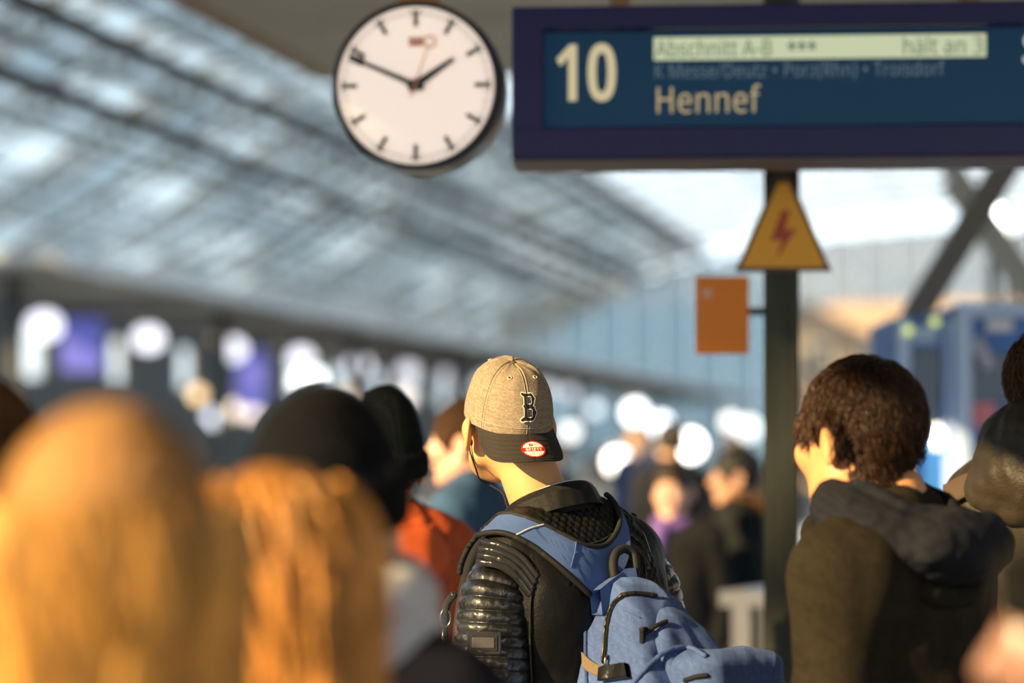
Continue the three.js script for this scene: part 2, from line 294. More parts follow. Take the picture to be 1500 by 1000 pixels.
// ------------------------------------------------------------------ station clock
{
  const k = 5.9 / FOCAL, p = at(609, 125, 5.9), R = 122 * k;
  const t = thing('station_clock', 'round white station clock with black rim hanging left of the departure board', 'clock', p, -4 * DEG);
  const black = mat(rgb(0.012, 0.014, 0.02), 0.35), ink = mat(rgb(0.02, 0.022, 0.02), 0.7), red = mat(rgb(0.75, 0.12, 0.03), 0.6);
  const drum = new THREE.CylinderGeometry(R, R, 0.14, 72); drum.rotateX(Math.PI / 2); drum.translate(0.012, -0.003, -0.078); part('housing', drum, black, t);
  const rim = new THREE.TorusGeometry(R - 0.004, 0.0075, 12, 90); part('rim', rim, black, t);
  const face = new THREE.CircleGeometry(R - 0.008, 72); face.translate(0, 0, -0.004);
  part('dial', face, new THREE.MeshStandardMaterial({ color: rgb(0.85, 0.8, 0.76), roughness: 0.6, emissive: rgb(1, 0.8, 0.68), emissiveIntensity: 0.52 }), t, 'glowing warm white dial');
  for (let m = 0; m < 60; m++) {
    const hour = m % 5 === 0, len = hour ? 0.038 : 0.012, w = hour ? 0.0105 : 0.003, g = box(w, len, 0.002, 0, R - 0.021 - len / 2, 0);
    if (hour) { const s = box(0.022, 0.006, 0.002, 0, R - 0.024, 0.0002); const q = merge([g, s]); q.rotateZ(-m * 6 * DEG); part('hour_mark', q, ink, t); } else { g.rotateZ(-m * 6 * DEG); part('minute_mark', g, ink, t); }
  }
  const hand = (name, pts, ang, z, m) => { const g = new THREE.ExtrudeGeometry(new THREE.Shape(pts.map(([x, y]) => new THREE.Vector2(x * k, y * k))), { depth: 0.003, bevelEnabled: false }); g.rotateZ(-ang * DEG); g.translate(0, 0, z); return part(name, g, m, t); };
  hand('hour_hand', [[-7, -12], [7, -12], [3.2, 68], [-3.2, 68]], 56, 0.004, black);
  hand('minute_hand', [[-4.5, -14], [4.5, -14], [3, 82], [6, 84], [4.5, 106], [-4.5, 106], [-6, 84], [-3, 82]], 293.3, 0.009, black);
  const hub = new THREE.CylinderGeometry(9 * k, 9 * k, 0.012, 24); hub.rotateX(Math.PI / 2); hub.translate(0, 0, 0.008); part('hub', hub, black, t);
  const pale = mat(rgb(0.9, 0.42, 0.2), 0.6), sec = hand('second_hand', [[-1.2, -20], [1.2, -20], [0.9, 58], [-0.9, 58]], 19, 0.014, pale);
  const ringG = new THREE.TorusGeometry(8 * k, 1.6 * k, 8, 24); ringG.translate(Math.sin(19 * DEG) * 66 * k, Math.cos(19 * DEG) * 66 * k, 0.0155); part('ring', ringG, pale, sec);
  const logo = document.createElement('canvas'); logo.width = 96; logo.height = 64; const c = logo.getContext('2d');
  c.fillStyle = '#f6e4d8'; c.fillRect(0, 0, 96, 64); c.strokeStyle = '#d8301c'; c.lineWidth = 8; c.strokeRect(8, 8, 80, 48); c.fillStyle = '#d8301c'; c.font = 'bold 40px sans-serif'; c.textAlign = 'center'; c.fillText('DB', 48, 46);
  const lt = new THREE.CanvasTexture(logo); lt.colorSpace = THREE.SRGBColorSpace; const lg = new THREE.PlaneGeometry(21 * k, 14 * k); lg.translate(0, 64 * k, -0.0015); part('logo', lg, mat(0xffffff, 0.7, { map: lt }), t, 'small red emblem on the dial');
  part('hanger', box(0.1, CAN - p.y - R + 0.005, 0.05, 0, R + (CAN - p.y - R) / 2, -0.07), mat(rgb(0.45, 0.22, 0.06), 0.6), t);
}

// ------------------------------------------------------------------ departure board
{
  const D = 5.9, k = D / FOCAL, W = 1240 * k, Hh = 220 * k, p = at(752, 237, D);
  const t = thing('departure_board', 'dark blue departure display announcing platform 10 to Hennef', 'display', p, -4 * DEG);
  const navy = mat(rgb(0.014, 0.013, 0.085), 0.3, { specularIntensity: 0.6 });
  const u = (x) => (x - 752) * k, v = (y) => (237 - y) * k, dz = 0.05;
  part('back_case', box(W, Hh - 0.004, 0.2, W / 2, Hh / 2, -0.16), navy, t);
  part('top_frame', box(W, 33 * k, 0.12, W / 2, v(33), 0, 0.006), navy, t); part('bottom_frame', box(W, 46 * k, 0.12, W / 2, v(214), 0, 0.006), navy, t);
  part('side_frame', box(46 * k, Hh - 0.004, 0.118, 23 * k, Hh / 2, 0, 0.006), navy, t); part('side_frame', box(46 * k, Hh - 0.004, 0.118, W - 23 * k, Hh / 2, 0, 0.006), navy, t);
  part('bottom_lip', box(W, 4 * k, 0.2, W / 2, -2.4 * k, -0.05), mat(rgb(0.1, 0.075, 0.085), 0.6), t);
  const cw = 2048, x0 = 798, x1 = 1946, y0 = 48, y1 = 193, sc = cw / (x1 - x0), ch = Math.round((y1 - y0) * sc), cv = document.createElement('canvas'); cv.width = cw; cv.height = ch; const c = cv.getContext('2d');
  const X = (x) => (x - x0) * sc, Y = (y) => (y - y0) * sc;
  c.fillStyle = '#08304a'; c.fillRect(0, 0, cw, ch);
  const fit = (s, x, yb, w, h, font, fill) => { c.save(); c.font = `${font} ${100}px sans-serif`; const m = c.measureText(s), cap = 71; c.translate(X(x), Y(yb)); c.scale(w * sc / m.width, h * sc / cap); c.fillStyle = fill; c.fillText(s, 0, 0); c.restore(); };
  fit('10', 811, 149, 94, 82, 'bold', '#ecdcae');
  c.fillStyle = '#e6eec4'; c.fillRect(X(957), Y(57), 480 * sc, 34 * sc);
  fit('Abschnitt A-B', 960, 86, 170, 24, '', '#77836f'); fit('***', 1150, 88, 44, 22, 'bold', '#6f7a70'); fit('hält an 3', 1316, 86, 118, 24, '', '#77836f');
  fit('K Messe/Deutz • Porz(Rhn) • Troisdorf', 957, 117, 420, 20, '', '#6c7f8b');
  fit('Hennef', 957, 168, 154, 38, '', '#d5bd8c');
  fit('S12', 1486, 101, 130, 44, 'bold', '#dfe6ea');
  const tx = new THREE.CanvasTexture(cv); tx.colorSpace = THREE.SRGBColorSpace;
  const g = new THREE.PlaneGeometry((x1 - x0) * k, (y1 - y0) * k); g.translate(u((x0 + x1) / 2), v((y0 + y1) / 2), 0.0);
  part('screen', g, mat(rgb(0.012, 0.02, 0.03), 0.25, { specularIntensity: 0.35, emissive: 0xffffff, emissiveMap: tx, emissiveIntensity: 0.62 }), t, 'lit screen with platform number, route and destination');
  for (const x of [906, 1420, 1800]) part('hanger', box(0.05, CAN - p.y - Hh, 0.05, u(x), Hh + (CAN - p.y - Hh) / 2, -0.12), mat(rgb(0.3, 0.16, 0.07), 0.6), t);
  const l = new THREE.RectAreaLight(rgb(0.5, 0.7, 0.9), 0.15, 1.8, 0.2); l.position.set(u(1370), v(120), 0.07); l.lookAt(t.localToWorld(V3(u(1370), v(120), 3))); l.castShadow = true; t.add(l); l.rotation.set(0, Math.PI, 0);
}

// ------------------------------------------------------------------ column with its signs, strut, railing, vending machines
{
  const d = 6.4, k = d / FOCAL, p = at(1145, 655, d), t = thing('steel_column', 'grey green steel column carrying the warning signs', 'column', V3(p.x, 0, p.z), -HEAD);
  const m = mat(rgb(0.06, 0.064, 0.05), 0.7, { map: woolMap, specularIntensity: 0.4 }), w = 48 * k;
  part('web', box(0.012, CAN, w * 0.9, 0, CAN / 2, 0), m, t); part('flange', box(w, CAN, 0.014, 0, CAN / 2, w * 0.45), m, t); part('flange', box(w, CAN, 0.014, 0, CAN / 2, -w * 0.45), m, t);
  part('base_plate', box(0.24, 0.02, 0.24, 0, 0.01, 0), m, t);
  // triangle
  const q = at(1147, 398, d - 0.06), s = thing('warning_sign', 'yellow triangular warning sign with dark border on the column', 'sign', q, -3 * DEG);
  const tri = (a, h, y) => new THREE.Shape([[-a, y], [a, y], [a * 0.12, h], [-a * 0.12, h]].map(([x, yy]) => new THREE.Vector2(x * k, yy * k)));
  const ext = (sh, dep, z) => { const g = new THREE.ExtrudeGeometry(sh, { depth: dep, bevelEnabled: false }); g.translate(0, 0, z); return g; };
  part('backing', ext(tri(70, 142, 0), 0.012, 0), mat(rgb(0.06, 0.04, 0.02), 0.5), s); part('face', ext(tri(61, 128, 6), 0.003, 0.0115), mat(rgb(0.8, 0.37, 0.015), 0.5), s);
  part('flash', ext(new THREE.Shape([[-2, 88], [8, 88], [2, 60], [16, 62], [-8, 18], [-2, 46], [-16, 44]].map(([x, y]) => new THREE.Vector2(x * k * 1.15, y * k))), 0.002, 0.0145), mat(rgb(0.42, 0.05, 0.01), 0.5), s);
  part('clamp', box(w * 1.15, 0.03, 0.03, 0, 0.09, -0.016), m, s);
  const o = at(1058, 518, d - 0.02), ob = thing('orange_notice', 'plain orange rectangular notice board beside the column', 'sign', o, -3 * DEG);
  part('board', box(78 * k, 113 * k, 0.02, 0, 56 * k, 0, 0.004), mat(rgb(0.78, 0.22, 0.012), 0.6), ob); part('sticker', box(14 * k, 14 * k, 0.002, -22 * k, 88 * k, 0.0108), mat(rgb(0.72, 0.4, 0.28), 0.6), ob);
  part('bracket', box(64 * k, 0.02, 0.012, 64 * k, 62 * k, -0.012), m, ob);
}
{
  const m = mat(rgb(0.14, 0.135, 0.125), 0.6), t = thing('canopy_strut', 'slanting dark steel strut at the right above the vending machines', 'beam');
  const a = at(1318, 500, 10.5), b = at(1710, -150, 10.5), c = at(1318, 655, 10.5);
  part('brace', bar(a, b, 0.1, 0.115), m, t); part('post', bar(V3(c.x, 0, c.z), V3(a.x, a.y + 0.1, a.z), 0.11, 0.11), m, t);
  const t2 = thing('canopy_strut', 'paler steel strut crossing behind the dark one at the right edge', 'beam'), m2 = mat(rgb(0.35, 0.36, 0.36), 0.6);
  const e = at(1530, 455, 13), f = at(1395, 260, 13); part('brace', bar(e, f, 0.12, 0.14), m2, t2); part('brace', bar(f, at(1395, -380, 13), 0.1, 0.1), m2, t2); part('post', bar(V3(e.x, 0, e.z), e, 0.12, 0.12), m2, t2);
}
{
  const d = 8.7, k = d / FOCAL, m = mat(rgb(0.75, 0.76, 0.78), 0.28, { metalness: 0.9 }), p = at(1066, 655, d), t = thing('stair_railing', 'bright metal railing with upright bars between the travellers', 'railing', V3(p.x, 0, p.z), -6 * DEG);
  const top = EYE + (655 - 876) * k, L = 190 * k;
  const rail = (x0, z0, x1, z1, y, r) => { const g = bar(V3(x0, y, z0), V3(x1, y, z1), r, r); return g; };
  part('top_rail', rail(-0.03, 0, L, 0, top, 0.055), m, t); part('top_rail', rail(0, 0, 0.2, -0.5, top, 0.05), m, t); part('bottom_rail', rail(0, 0, L, 0, 0.14, 0.035), m, t); part('bottom_rail', rail(0, 0, 0.2, -0.5, 0.14, 0.035), m, t);
  for (let q = 0; q < 5; q++) part('bar', box(q % 4 ? 0.035 : 0.06, top - 0.02, 0.05, 0.045 + q * (L - 0.09) / 4, (top - 0.02) / 2, 0), m, t);
  for (let q = 1; q < 4; q++) part('bar', box(0.03, top - 0.02, 0.03, 0.2 * q / 3, (top - 0.02) / 2, -0.5 * q / 3), m, t);
}
{
  const d = 9, k = d / FOCAL, blue = mat(rgb(0.03, 0.16, 0.52), 0.4), light = mat(rgb(0.45, 0.6, 0.92), 0.35), dark = mat(rgb(0.012, 0.03, 0.08), 0.2), white = mat(rgb(0.8, 0.82, 0.85), 0.5);
  const Y = (y) => EYE + (HORIZON - y) * k;
  const a = at(1316, 655, d), t = thing('vending_machine', 'blue vending machine with dark upright panel, behind the dark-haired traveller', 'machine', V3(a.x, 0, a.z)), u = (x) => (x - 1316) * k;
  part('cabinet', box(78 * k, Y(462), 0.7, 39 * k, Y(462) / 2, -0.38, 0.02), blue, t); part('side_post', box(16 * k, Y(466), 0.05, 9 * k, Y(466) / 2, -0.02), light, t); part('side_post', box(10 * k, Y(466), 0.05, 73 * k, Y(466) / 2, -0.02), light, t);
  part('front_panel', box(42 * k, Y(510) - Y(640), 0.03, 40 * k, (Y(510) + Y(640)) / 2, -0.02), dark, t); part('header', box(36 * k, 26 * k, 0.03, 40 * k, Y(490), -0.02), mat(rgb(0.35, 0.48, 0.75), 0.4), t);
  for (const [x, y] of [[1329, 484], [1368, 471]]) { const g = new THREE.SphereGeometry(7 * k, 16, 10); g.translate(u(x), Y(y), 0.02); part('indicator_light', g, new THREE.MeshStandardMaterial({ color: rgb(0.8, 0.85, 0.3), emissive: rgb(0.75, 0.85, 0.3), emissiveIntensity: 0.8 }), t); }
  { const g = new THREE.SphereGeometry(14 * k, 16, 10); g.scale(1, 1.4, 0.4); g.translate(u(1372), Y(640), 0.012); part('status_lamp', g, new THREE.MeshStandardMaterial({ color: 0xffffff, emissive: rgb(1, 1, 0.98), emissiveIntensity: 1.4 }), t, 'white glowing lamp low on the machine'); }
  const b = at(1399, 655, d - 0.05), t2 = thing('vending_machine', 'blue vending machine with pale frame and white label, at the right edge', 'machine', V3(b.x, 0, b.z)), w = (x) => (x - 1396) * k;
  part('cabinet', box(190 * k, Y(446), 0.75, 95 * k, Y(446) / 2, -0.42, 0.02), blue, t2); part('frame_post', box(22 * k, Y(446), 0.09, 12 * k, Y(446) / 2, -0.01, 0.01), light, t2); part('frame_post', box(22 * k, Y(446), 0.09, 178 * k, Y(446) / 2, -0.01, 0.01), light, t2); part('frame_top', box(188 * k, 20 * k, 0.09, 95 * k, Y(456), -0.005, 0.01), light, t2);
  part('window', box(140 * k, Y(500) - Y(570), 0.02, 92 * k, (Y(528) + Y(582)) / 2, -0.03), dark, t2); part('label_plate', box(38 * k, 16 * k, 0.012, w(1463), Y(477), -0.03), white, t2);
  part('flap', bar(V3(w(1426), Y(497), 0), V3(w(1446), Y(540), 0.02), 0.03, 0.05), mat(rgb(0.4, 0.42, 0.55), 0.5), t2); part('notice', box(34 * k, 56 * k, 0.012, w(1440), Y(598), -0.03), mat(rgb(0.7, 0.22, 0.28), 0.5), t2);
}

// ------------------------------------------------------------------ people: shared anatomy (standing 1.75 m, facing -z, left hand at -x)
const S = Math.sign;
function fHead(x, y, z, neck = true) {                                     // head about its centre between the ears
  const ax = Math.abs(x);
  let d = ell(x, y, z, [0, 0.035, 0.012], [0.076, 0.088, 0.096]);
  d = sstep(d, ell(x, y, z, [0, -0.035, -0.032], [0.058, 0.085, 0.062]), 0.03);
  d = sstep(d, cone(ax, y, z, [0.05, -0.058, 0.0], [0.012, -0.106, -0.07], 0.018, 0.017), 0.025);
  d = sstep(d, ball(ax, y, z, [0.036, -0.022, -0.066], 0.028), 0.02);
  if (neck) d = sstep(d, cone(x, y, z, [0, -0.05, 0.022], [0, -0.2, 0.035], 0.053, 0.058), 0.03);
  d = sstep(d, cone(ax, y, z, [0.008, 0.026, -0.088], [0.036, 0.02, -0.078], 0.01, 0.009), 0.012);
  d = smax(d, -ball(ax, y, z, [0.031, 0.002, -0.103], 0.019), 0.012);
  d = sstep(d, cone(x, y, z, [0, 0.014, -0.092], [0, -0.028, -0.113], 0.007, 0.0115), 0.01);
  d = sstep(d, ball(ax, y, z, [0.011, -0.031, -0.1], 0.0085), 0.008);
  d = sstep(d, cone(ax, y, z, [0, -0.059, -0.0955], [0.02, -0.061, -0.085], 0.006, 0.003), 0.006);
  d = sstep(d, cone(ax, y, z, [0, -0.069, -0.094], [0.017, -0.067, -0.086], 0.0065, 0.004), 0.005);
  // ears
  const ex = ax - 0.078 - 0.32 * (z - 0.005), ey = y + 0.006 - 0.15 * (z - 0.01), ez = z - 0.018;
  let e = ell(ex, ey, ez, [0, 0, 0], [0.009, 0.034, 0.021]);
  e = smax(e, -ell(ex, ey, ez, [0.009, -0.001, -0.003], [0.008, 0.022, 0.0125]), 0.006);
  return sstep(d, e, 0.008);
}
const handGeo = net((x, y, z) => {                            // a relaxed left hand hanging from the wrist at the origin, palm towards +x
  let d = rbox(x, y, z, [0, -0.055, 0], [0.016, 0.046, 0.04], 0.015);
  d = sstep(d, cone(x, y, z, [0, 0.03, 0], [0, -0.02, 0], 0.026, 0.024), 0.02);
  [[-0.03, 0.072, 0], [-0.01, 0.082, 1], [0.011, 0.076, 2], [0.03, 0.06, 3]].forEach(([fz, L]) => {
    const m = [0.012, -0.098 - L * 0.5, fz * 1.02], e = [0.034, -0.098 - L * 0.86, fz * 1.02];
    d = sstep(d, Math.min(cone(x, y, z, [0, -0.09, fz], m, 0.0095, 0.0085), cone(x, y, z, m, e, 0.0085, 0.007)), 0.004);
  });
  return sstep(d, Math.min(cone(x, y, z, [0.008, -0.035, -0.036], [0.02, -0.07, -0.058], 0.013, 0.011), cone(x, y, z, [0.02, -0.07, -0.058], [0.03, -0.1, -0.056], 0.0105, 0.009)), 0.008);
}, [-0.04, -0.19, -0.08], [0.07, 0.05, 0.06], 0.005);
const mirrored = (g) => { const c = g.clone(); c.scale(-1, 1, 1); const i = c.index.array; for (let k = 0; k < i.length; k += 3) { const t = i[k]; i[k] = i[k + 1]; i[k + 1] = t; } return c; };
const J = { shoulder: [0.17, 1.425, 0], elbow: [0.205, 1.14, 0.03], wrist: [0.2, 0.9, -0.07], hip: [0.088, 0.93, 0], knee: [0.095, 0.5, -0.015], ankle: [0.1, 0.09, 0.02] };
function fTorso(x, y, z, o = 0) {
  const ax = Math.abs(x);
  let d = cone(x, y, z, [-0.14, 1.425, 0.005], [0.14, 1.425, 0.005], 0.062 + o, 0.062 + o);
  d = sstep(d, ell(x, y, z, [0, 1.3, -0.005], [0.165 + o, 0.22, 0.112 + o]), 0.06);
  d = sstep(d, ell(x, y, z, [0, 1.05, 0], [0.15 + o, 0.2, 0.105 + o]), 0.06);
  d = sstep(d, ell(x, y, z, [0, 0.93, 0.01], [0.165 + o, 0.12, 0.115 + o]), 0.06);
  return sstep(d, cone(ax, y, z, [0.015, 1.51, 0.012], [0.12, 1.44, 0.008], 0.052 + o * 0.6, 0.055 + o), 0.04);
}
function fArm(x, y, z, o = 0, j = J) {
  const ax = Math.abs(x);
  return sstep(cone(ax, y, z, j.shoulder, j.elbow, 0.052 + o, 0.043 + o), cone(ax, y, z, j.elbow, j.wrist, 0.042 + o, 0.028 + o), 0.025);
}
function fLegs(x, y, z, o = 0) {
  const ax = Math.abs(x);
  let d = sstep(cone(ax, y, z, J.hip, J.knee, 0.082 + o, 0.056 + o), cone(ax, y, z, J.knee, J.ankle, 0.056 + o, 0.038 + o), 0.03);
  return sstep(d, ell(x, y, z, [0, 0.95, 0.01], [0.16 + o, 0.1, 0.115 + o]), 0.05);
}
const headGeo = net(fHead, [-0.12, -0.17, -0.15], [0.12, 0.14, 0.13], 0.0045);
const headCoarse = net(fHead, [-0.12, -0.17, -0.15], [0.12, 0.14, 0.13], 0.009);
const limbsGeo = net((x, y, z) => {
  let d = Math.min(fTorso(x, y, z, -0.012), fLegs(x, y, z, -0.01));
  d = sstep(d, fArm(x, y, z, -0.008), 0.03);
  d = sstep(d, cone(x, y, z, [0, 1.44, 0.012], [0, 1.55, 0.0], 0.058, 0.052), 0.03);
  return sstep(d, cone(Math.abs(x), y, z, [0.1, 0.05, 0.02], [0.11, 0.03, -0.13], 0.035, 0.025), 0.02);
}, [-0.32, -0.02, -0.22], [0.32, 1.6, 0.2], 0.018);
const cache = new Map();
const cached = (key, make) => { if (!cache.has(key)) cache.set(key, make()); return cache.get(key); };
const headMatrix = (o) => new THREE.Matrix4().makeRotationFromEuler(new THREE.Euler(o.headPitch ?? 0, o.headYaw ?? 0, o.headRoll ?? 0, 'YXZ')).setPosition(...(o.headShift ?? [0, 0, 0]).map((v, k) => v + [0, 1.632, -0.02][k]));
const eyeMat = mat(rgb(0.75, 0.72, 0.68), 0.2), irisMat = mat(rgb(0.03, 0.02, 0.012), 0.15), skinLight = mat(rgb(0.62, 0.36, 0.23), 0.5, { sheen: 0.2 });
const skinOf = (c) => (c ? mat(rgb(...c), 0.5) : skinLight);
const eyeGeo = new THREE.SphereGeometry(0.0125, 14, 10), irisGeo = new THREE.SphereGeometry(0.006, 12, 8);
function eyes(group, M) {
  for (const s of [-1, 1]) {
    const e = part('eye', eyeGeo.clone().translate(s * 0.031, 0.002, -0.0825).applyMatrix4(M), eyeMat, group); part('iris', irisGeo.clone().translate(s * 0.031, 0.002, -0.0905).applyMatrix4(M), irisMat, e);
  }
}
// coats, trousers and shoes that fit that anatomy
function coatGeo(o) {
  const { puff = 0.016, hem = 0.78, cell = 0.014, fold = 0.006, collar = 0.022, hood = 0 } = o;
  return cached(`coat${puff},${hem},${cell},${fold},${collar},${hood}`, () => net((x, y, z) => {
    const w = fold * (N(x * 9, y * 5, z * 9) + 0.6 * N(x * 22 + 5, y * 9, z * 22));
    let d = fTorso(x, y, z, puff);
    if (hem < 0.9) d = sstep(d, Math.max(cone(x, y, z, [0, 1.1, 0], [0, hem - 0.2, 0], 0.16 + puff, 0.2 + puff), -1), 0.08);
    d = smax(d, hem - y, 0.02);
    d = sstep(d, smax(fArm(x, y, z, puff * 0.9), 0.905 - y, 0.01), 0.03);
    if (collar) d = sstep(d, ring(x, y, z, [0, 1.497, 0.012], 0.062, collar, -0.25, 1.05), 0.02);
    if (hood) d = sstep(d, ring(x, y, z, [0, 1.5, 0.035], 0.085, hood, -0.5, 1.15), 0.03);
    return d + w;
  }, [-0.36, hem - 0.08, -0.3], [0.36, 1.66, 0.3], cell, 1));
}
const trouserGeo = net((x, y, z) => smax(fLegs(x, y, z, 0.016) + 0.004 * N(x * 14, y * 11, z * 14), Math.max(0.06 - y, y - 1.05), 0.01), [-0.3, 0.02, -0.2], [0.3, 1.1, 0.2], 0.018);
const shoeGeo = net((x, y, z) => smax(sstep(cone(x, y, z, [0.1, 0.06, 0.02], [0.112, 0.032, -0.14], 0.05, 0.036), cone(x, y, z, [0.1, 0.12, 0.02], [0.1, 0.05, 0.03], 0.045, 0.048), 0.03), 0.002 - y, 0.004), [0.02, -0.02, -0.21], [0.2, 0.2, 0.1], 0.01);
// hair and hats about the head centre
const hairShell = (low, thick, cell = 0.006) => cached(`hair${low},${thick},${cell}`, () => net((x, y, z) => {
  let d = ell(x, y, z, [0, 0.035, 0.014], [0.076 + thick, 0.088 + thick * 1.2, 0.096 + thick]) + 0.003 * N(x * 60, y * 25, z * 60);
  const cut = low + 0.9 * Math.max(0, -z - 0.0) - 0.03 * smooth(0.03, 0.09, z);
  return smax(smax(d, cut - y, 0.012), -ell(Math.abs(x), y, z, [0.088, -0.02, 0.006], [0.035, 0.05, 0.03]), 0.008);
}, [-0.13, -0.15, -0.15], [0.13, 0.17, 0.15], cell));
const beanieGeo = (h, slouch = 0, low = 0, cell = 0.006) => cached(`beanie${h},${slouch},${low}`, () => net((x, y, z) => {
  const a = Math.atan2(z - 0.012, x), rib = 0.0014 * Math.cos(a * 64);
  let d = ell(x, y, z, [0, 0.03, 0.014 + slouch * clamp(y * 6) * 0.2], [0.089, 0.06 + h, 0.108]) + rib;
  return smax(d, low + 0.002 + 0.25 * Math.max(0, -z) - 0.15 * Math.max(0, z) - y, 0.008);
}, [-0.14, -0.06, -0.16], [0.14, 0.2, 0.18], cell));
const cuffGeo = cached('cuff', () => net((x, y, z) => {
  const a = Math.atan2(z - 0.012, x), q = Math.hypot(x / 0.091, (z - 0.014) / 0.11), d = (q - 1) * 0.095 + 0.0012 * Math.cos(a * 64), base = 0.002 + 0.25 * Math.max(0, -z) - 0.15 * Math.max(0, z);
  return smax(Math.abs(d) - 0.008, Math.max(base - 0.008 - y, y - base - 0.05), 0.008);
}, [-0.15, -0.08, -0.17], [0.15, 0.15, 0.18], 0.0055));

function person(label, o) {
  const t = thing('person', label, 'person', V3(o.x, 0, o.z), o.yaw ?? 0, o.group), sc = (o.h ?? 1.75) / 1.75;
  t.scale.setScalar(sc);
  const M = headMatrix(o), coarse = o.cell > 0.02;
  const key = 'body' + [o.headShift ?? 0, o.headPitch ?? 0, o.headYaw ?? 0, o.headRoll ?? 0, coarse].join();
  const body = cached(key, () => mergeGeometries([limbsGeo, (coarse ? headCoarse : headGeo).clone().applyMatrix4(M), handGeo.clone().translate(-0.2, 0.9, -0.07), mirrored(handGeo).translate(0.2, 0.9, -0.07)].map((g) => { const c = g.clone(); c.deleteAttribute('uv'); return c; })));
  part('body', body, skinOf(o.skin), t);
  if (o.face !== false) eyes(t, M);
  const coat = part(o.coatName ?? 'jacket', coatGeo(o), o.coat, t);
  part('trousers', trouserGeo, o.trousers ?? mat(rgb(0.03, 0.035, 0.05), 0.85), t);
  const shoe = o.shoes ?? mat(rgb(0.02, 0.02, 0.02), 0.5); part('shoe', shoeGeo, shoe, t); part('shoe', cached('shoeR', () => mirrored(shoeGeo)), shoe, t);
  if (o.hair) part('hair', hairShell(o.hairLow ?? -0.04, o.hairThick ?? 0.012, coarse ? 0.01 : 0.006).clone().applyMatrix4(M), o.hair, t);
  if (o.hat) { const h = part('knitted_hat', beanieGeo(o.hatH ?? 0.075, o.hatSlouch ?? 0, o.hatLow ?? 0).clone().applyMatrix4(M), o.hat, t); if (o.cuff !== false) part('cuff', cuffGeo.clone().applyMatrix4(M), o.hat, h); }
  t.userData.head = undefined; delete t.userData.head;
  return { t, M, coat, sc };
}
const wool = (r, g, b, ex = {}) => mat(rgb(r, g, b), 0.92, { map: repeat(woolMap, 6), specularIntensity: 0.3, ...ex });
const placeAt = (px, d) => { const p = at(px, 655, d); return { x: p.x, z: p.z }; };

// short hair laid over a head: strands that follow the skull from the crown
function shortHair(f, color, count, crown, region, len = 0.045, lift = 0.012, r = 0.0011) {
  const st = new Strands(), c = new THREE.Color();
  for (let k = 0, made = 0; made < count && k < count * 6; k++) {
    const a = rr(0, Math.PI * 2), cy = rr(-0.75, 1), sy = Math.sqrt(1 - cy * cy), p = V3(Math.cos(a) * sy * 0.1, 0.03 + cy * 0.115, 0.012 + Math.sin(a) * sy * 0.12);
    if (!region(p)) continue;
    made++;
    const drop = (off) => { for (let q = 0; q < 3; q++) { const g = gradient(f, p.x, p.y, p.z), v = f(p.x, p.y, p.z) - off; p.addScaledVector(g, -v); } };
    drop(0.004);
    const pts = [p.clone()], swirl = V3(rr(-1, 1), rr(-0.4, 0.4), rr(-1, 1)).multiplyScalar(0.55), L = len * rr(0.6, 1.25), up = lift * rr(0.5, 1.4);
    for (let s = 1; s <= 5; s++) {
      const g = gradient(f, p.x, p.y, p.z), dir = p.clone().sub(crown).normalize().add(swirl).add(V3(g.z, 0, -g.x).multiplyScalar(0.5)); dir.addScaledVector(g, -dir.dot(g)).normalize();
      const was = p.clone(); p.addScaledVector(dir, L / 5); if (!region(p)) { p.copy(was); break; } drop(0.004 + up * Math.sin(s / 5 * 2.2)); pts.push(p.clone());
    }
    if (pts.length < 3) { made--; continue; }
    c.copy(color).multiplyScalar(rr(0.55, 1.5)); st.add(pts, r * rr(0.7, 1.4), c, 3);
  }
  return st.build();
}
const hairMat = (rough = 0.42) => new THREE.MeshPhysicalMaterial({ color: 0xffffff, vertexColors: true, roughness: rough, specularIntensity: 0.7 });

// ------------------------------------------------------------------ the traveller in the leather jacket
const MAIN = thing('person', 'person in quilted black leather jacket and backward grey cap, sharp in the middle', 'person', V3(0.111, 0, -4.5), 38 * DEG);
MAIN.updateMatrixWorld(true);
const mainInv = MAIN.matrixWorld.clone().invert();
const leather = mat(rgb(0.009, 0.0085, 0.008), 0.38, { bumpMap: repeat(grainMap, 14), bumpScale: 0.0005, specularIntensity: 1, clearcoat: 1, clearcoatRoughness: 0.2 });
const softLeather = mat(rgb(0.006, 0.0057, 0.0055), 0.5, { bumpMap: repeat(grainMap, 14), bumpScale: 0.0005, specularIntensity: 0.55 });
const blackWeb = mat(rgb(0.01, 0.01, 0.011), 0.75), stitch = mat(rgb(0.06, 0.045, 0.035), 0.6);
const HEADPOS = [-0.078, 1.707, -0.1];
const mainHeadM = new THREE.Matrix4().makeRotationFromEuler(new THREE.Euler(0.3, -18 * DEG, 0.03, 'YXZ')).setPosition(...HEADPOS).scale(V3(0.97, 0.97, 0.97));
function quilt(x, y, z) {                                     // raised diamonds of the shoulder yoke on the back
  const m = smooth(1.42, 1.426, y) * smooth(0.01, 0.03, z) * smooth(0.115, 0.105, Math.abs(x));
  if (m <= 0) return 0;
  const s = Math.abs(Math.sin((x + y * 0.8) * Math.PI / 0.0155)), t = Math.abs(Math.sin((x - y * 0.8) * Math.PI / 0.0155));
  return m * 0.0026 * Math.pow(s * t, 0.5);
}
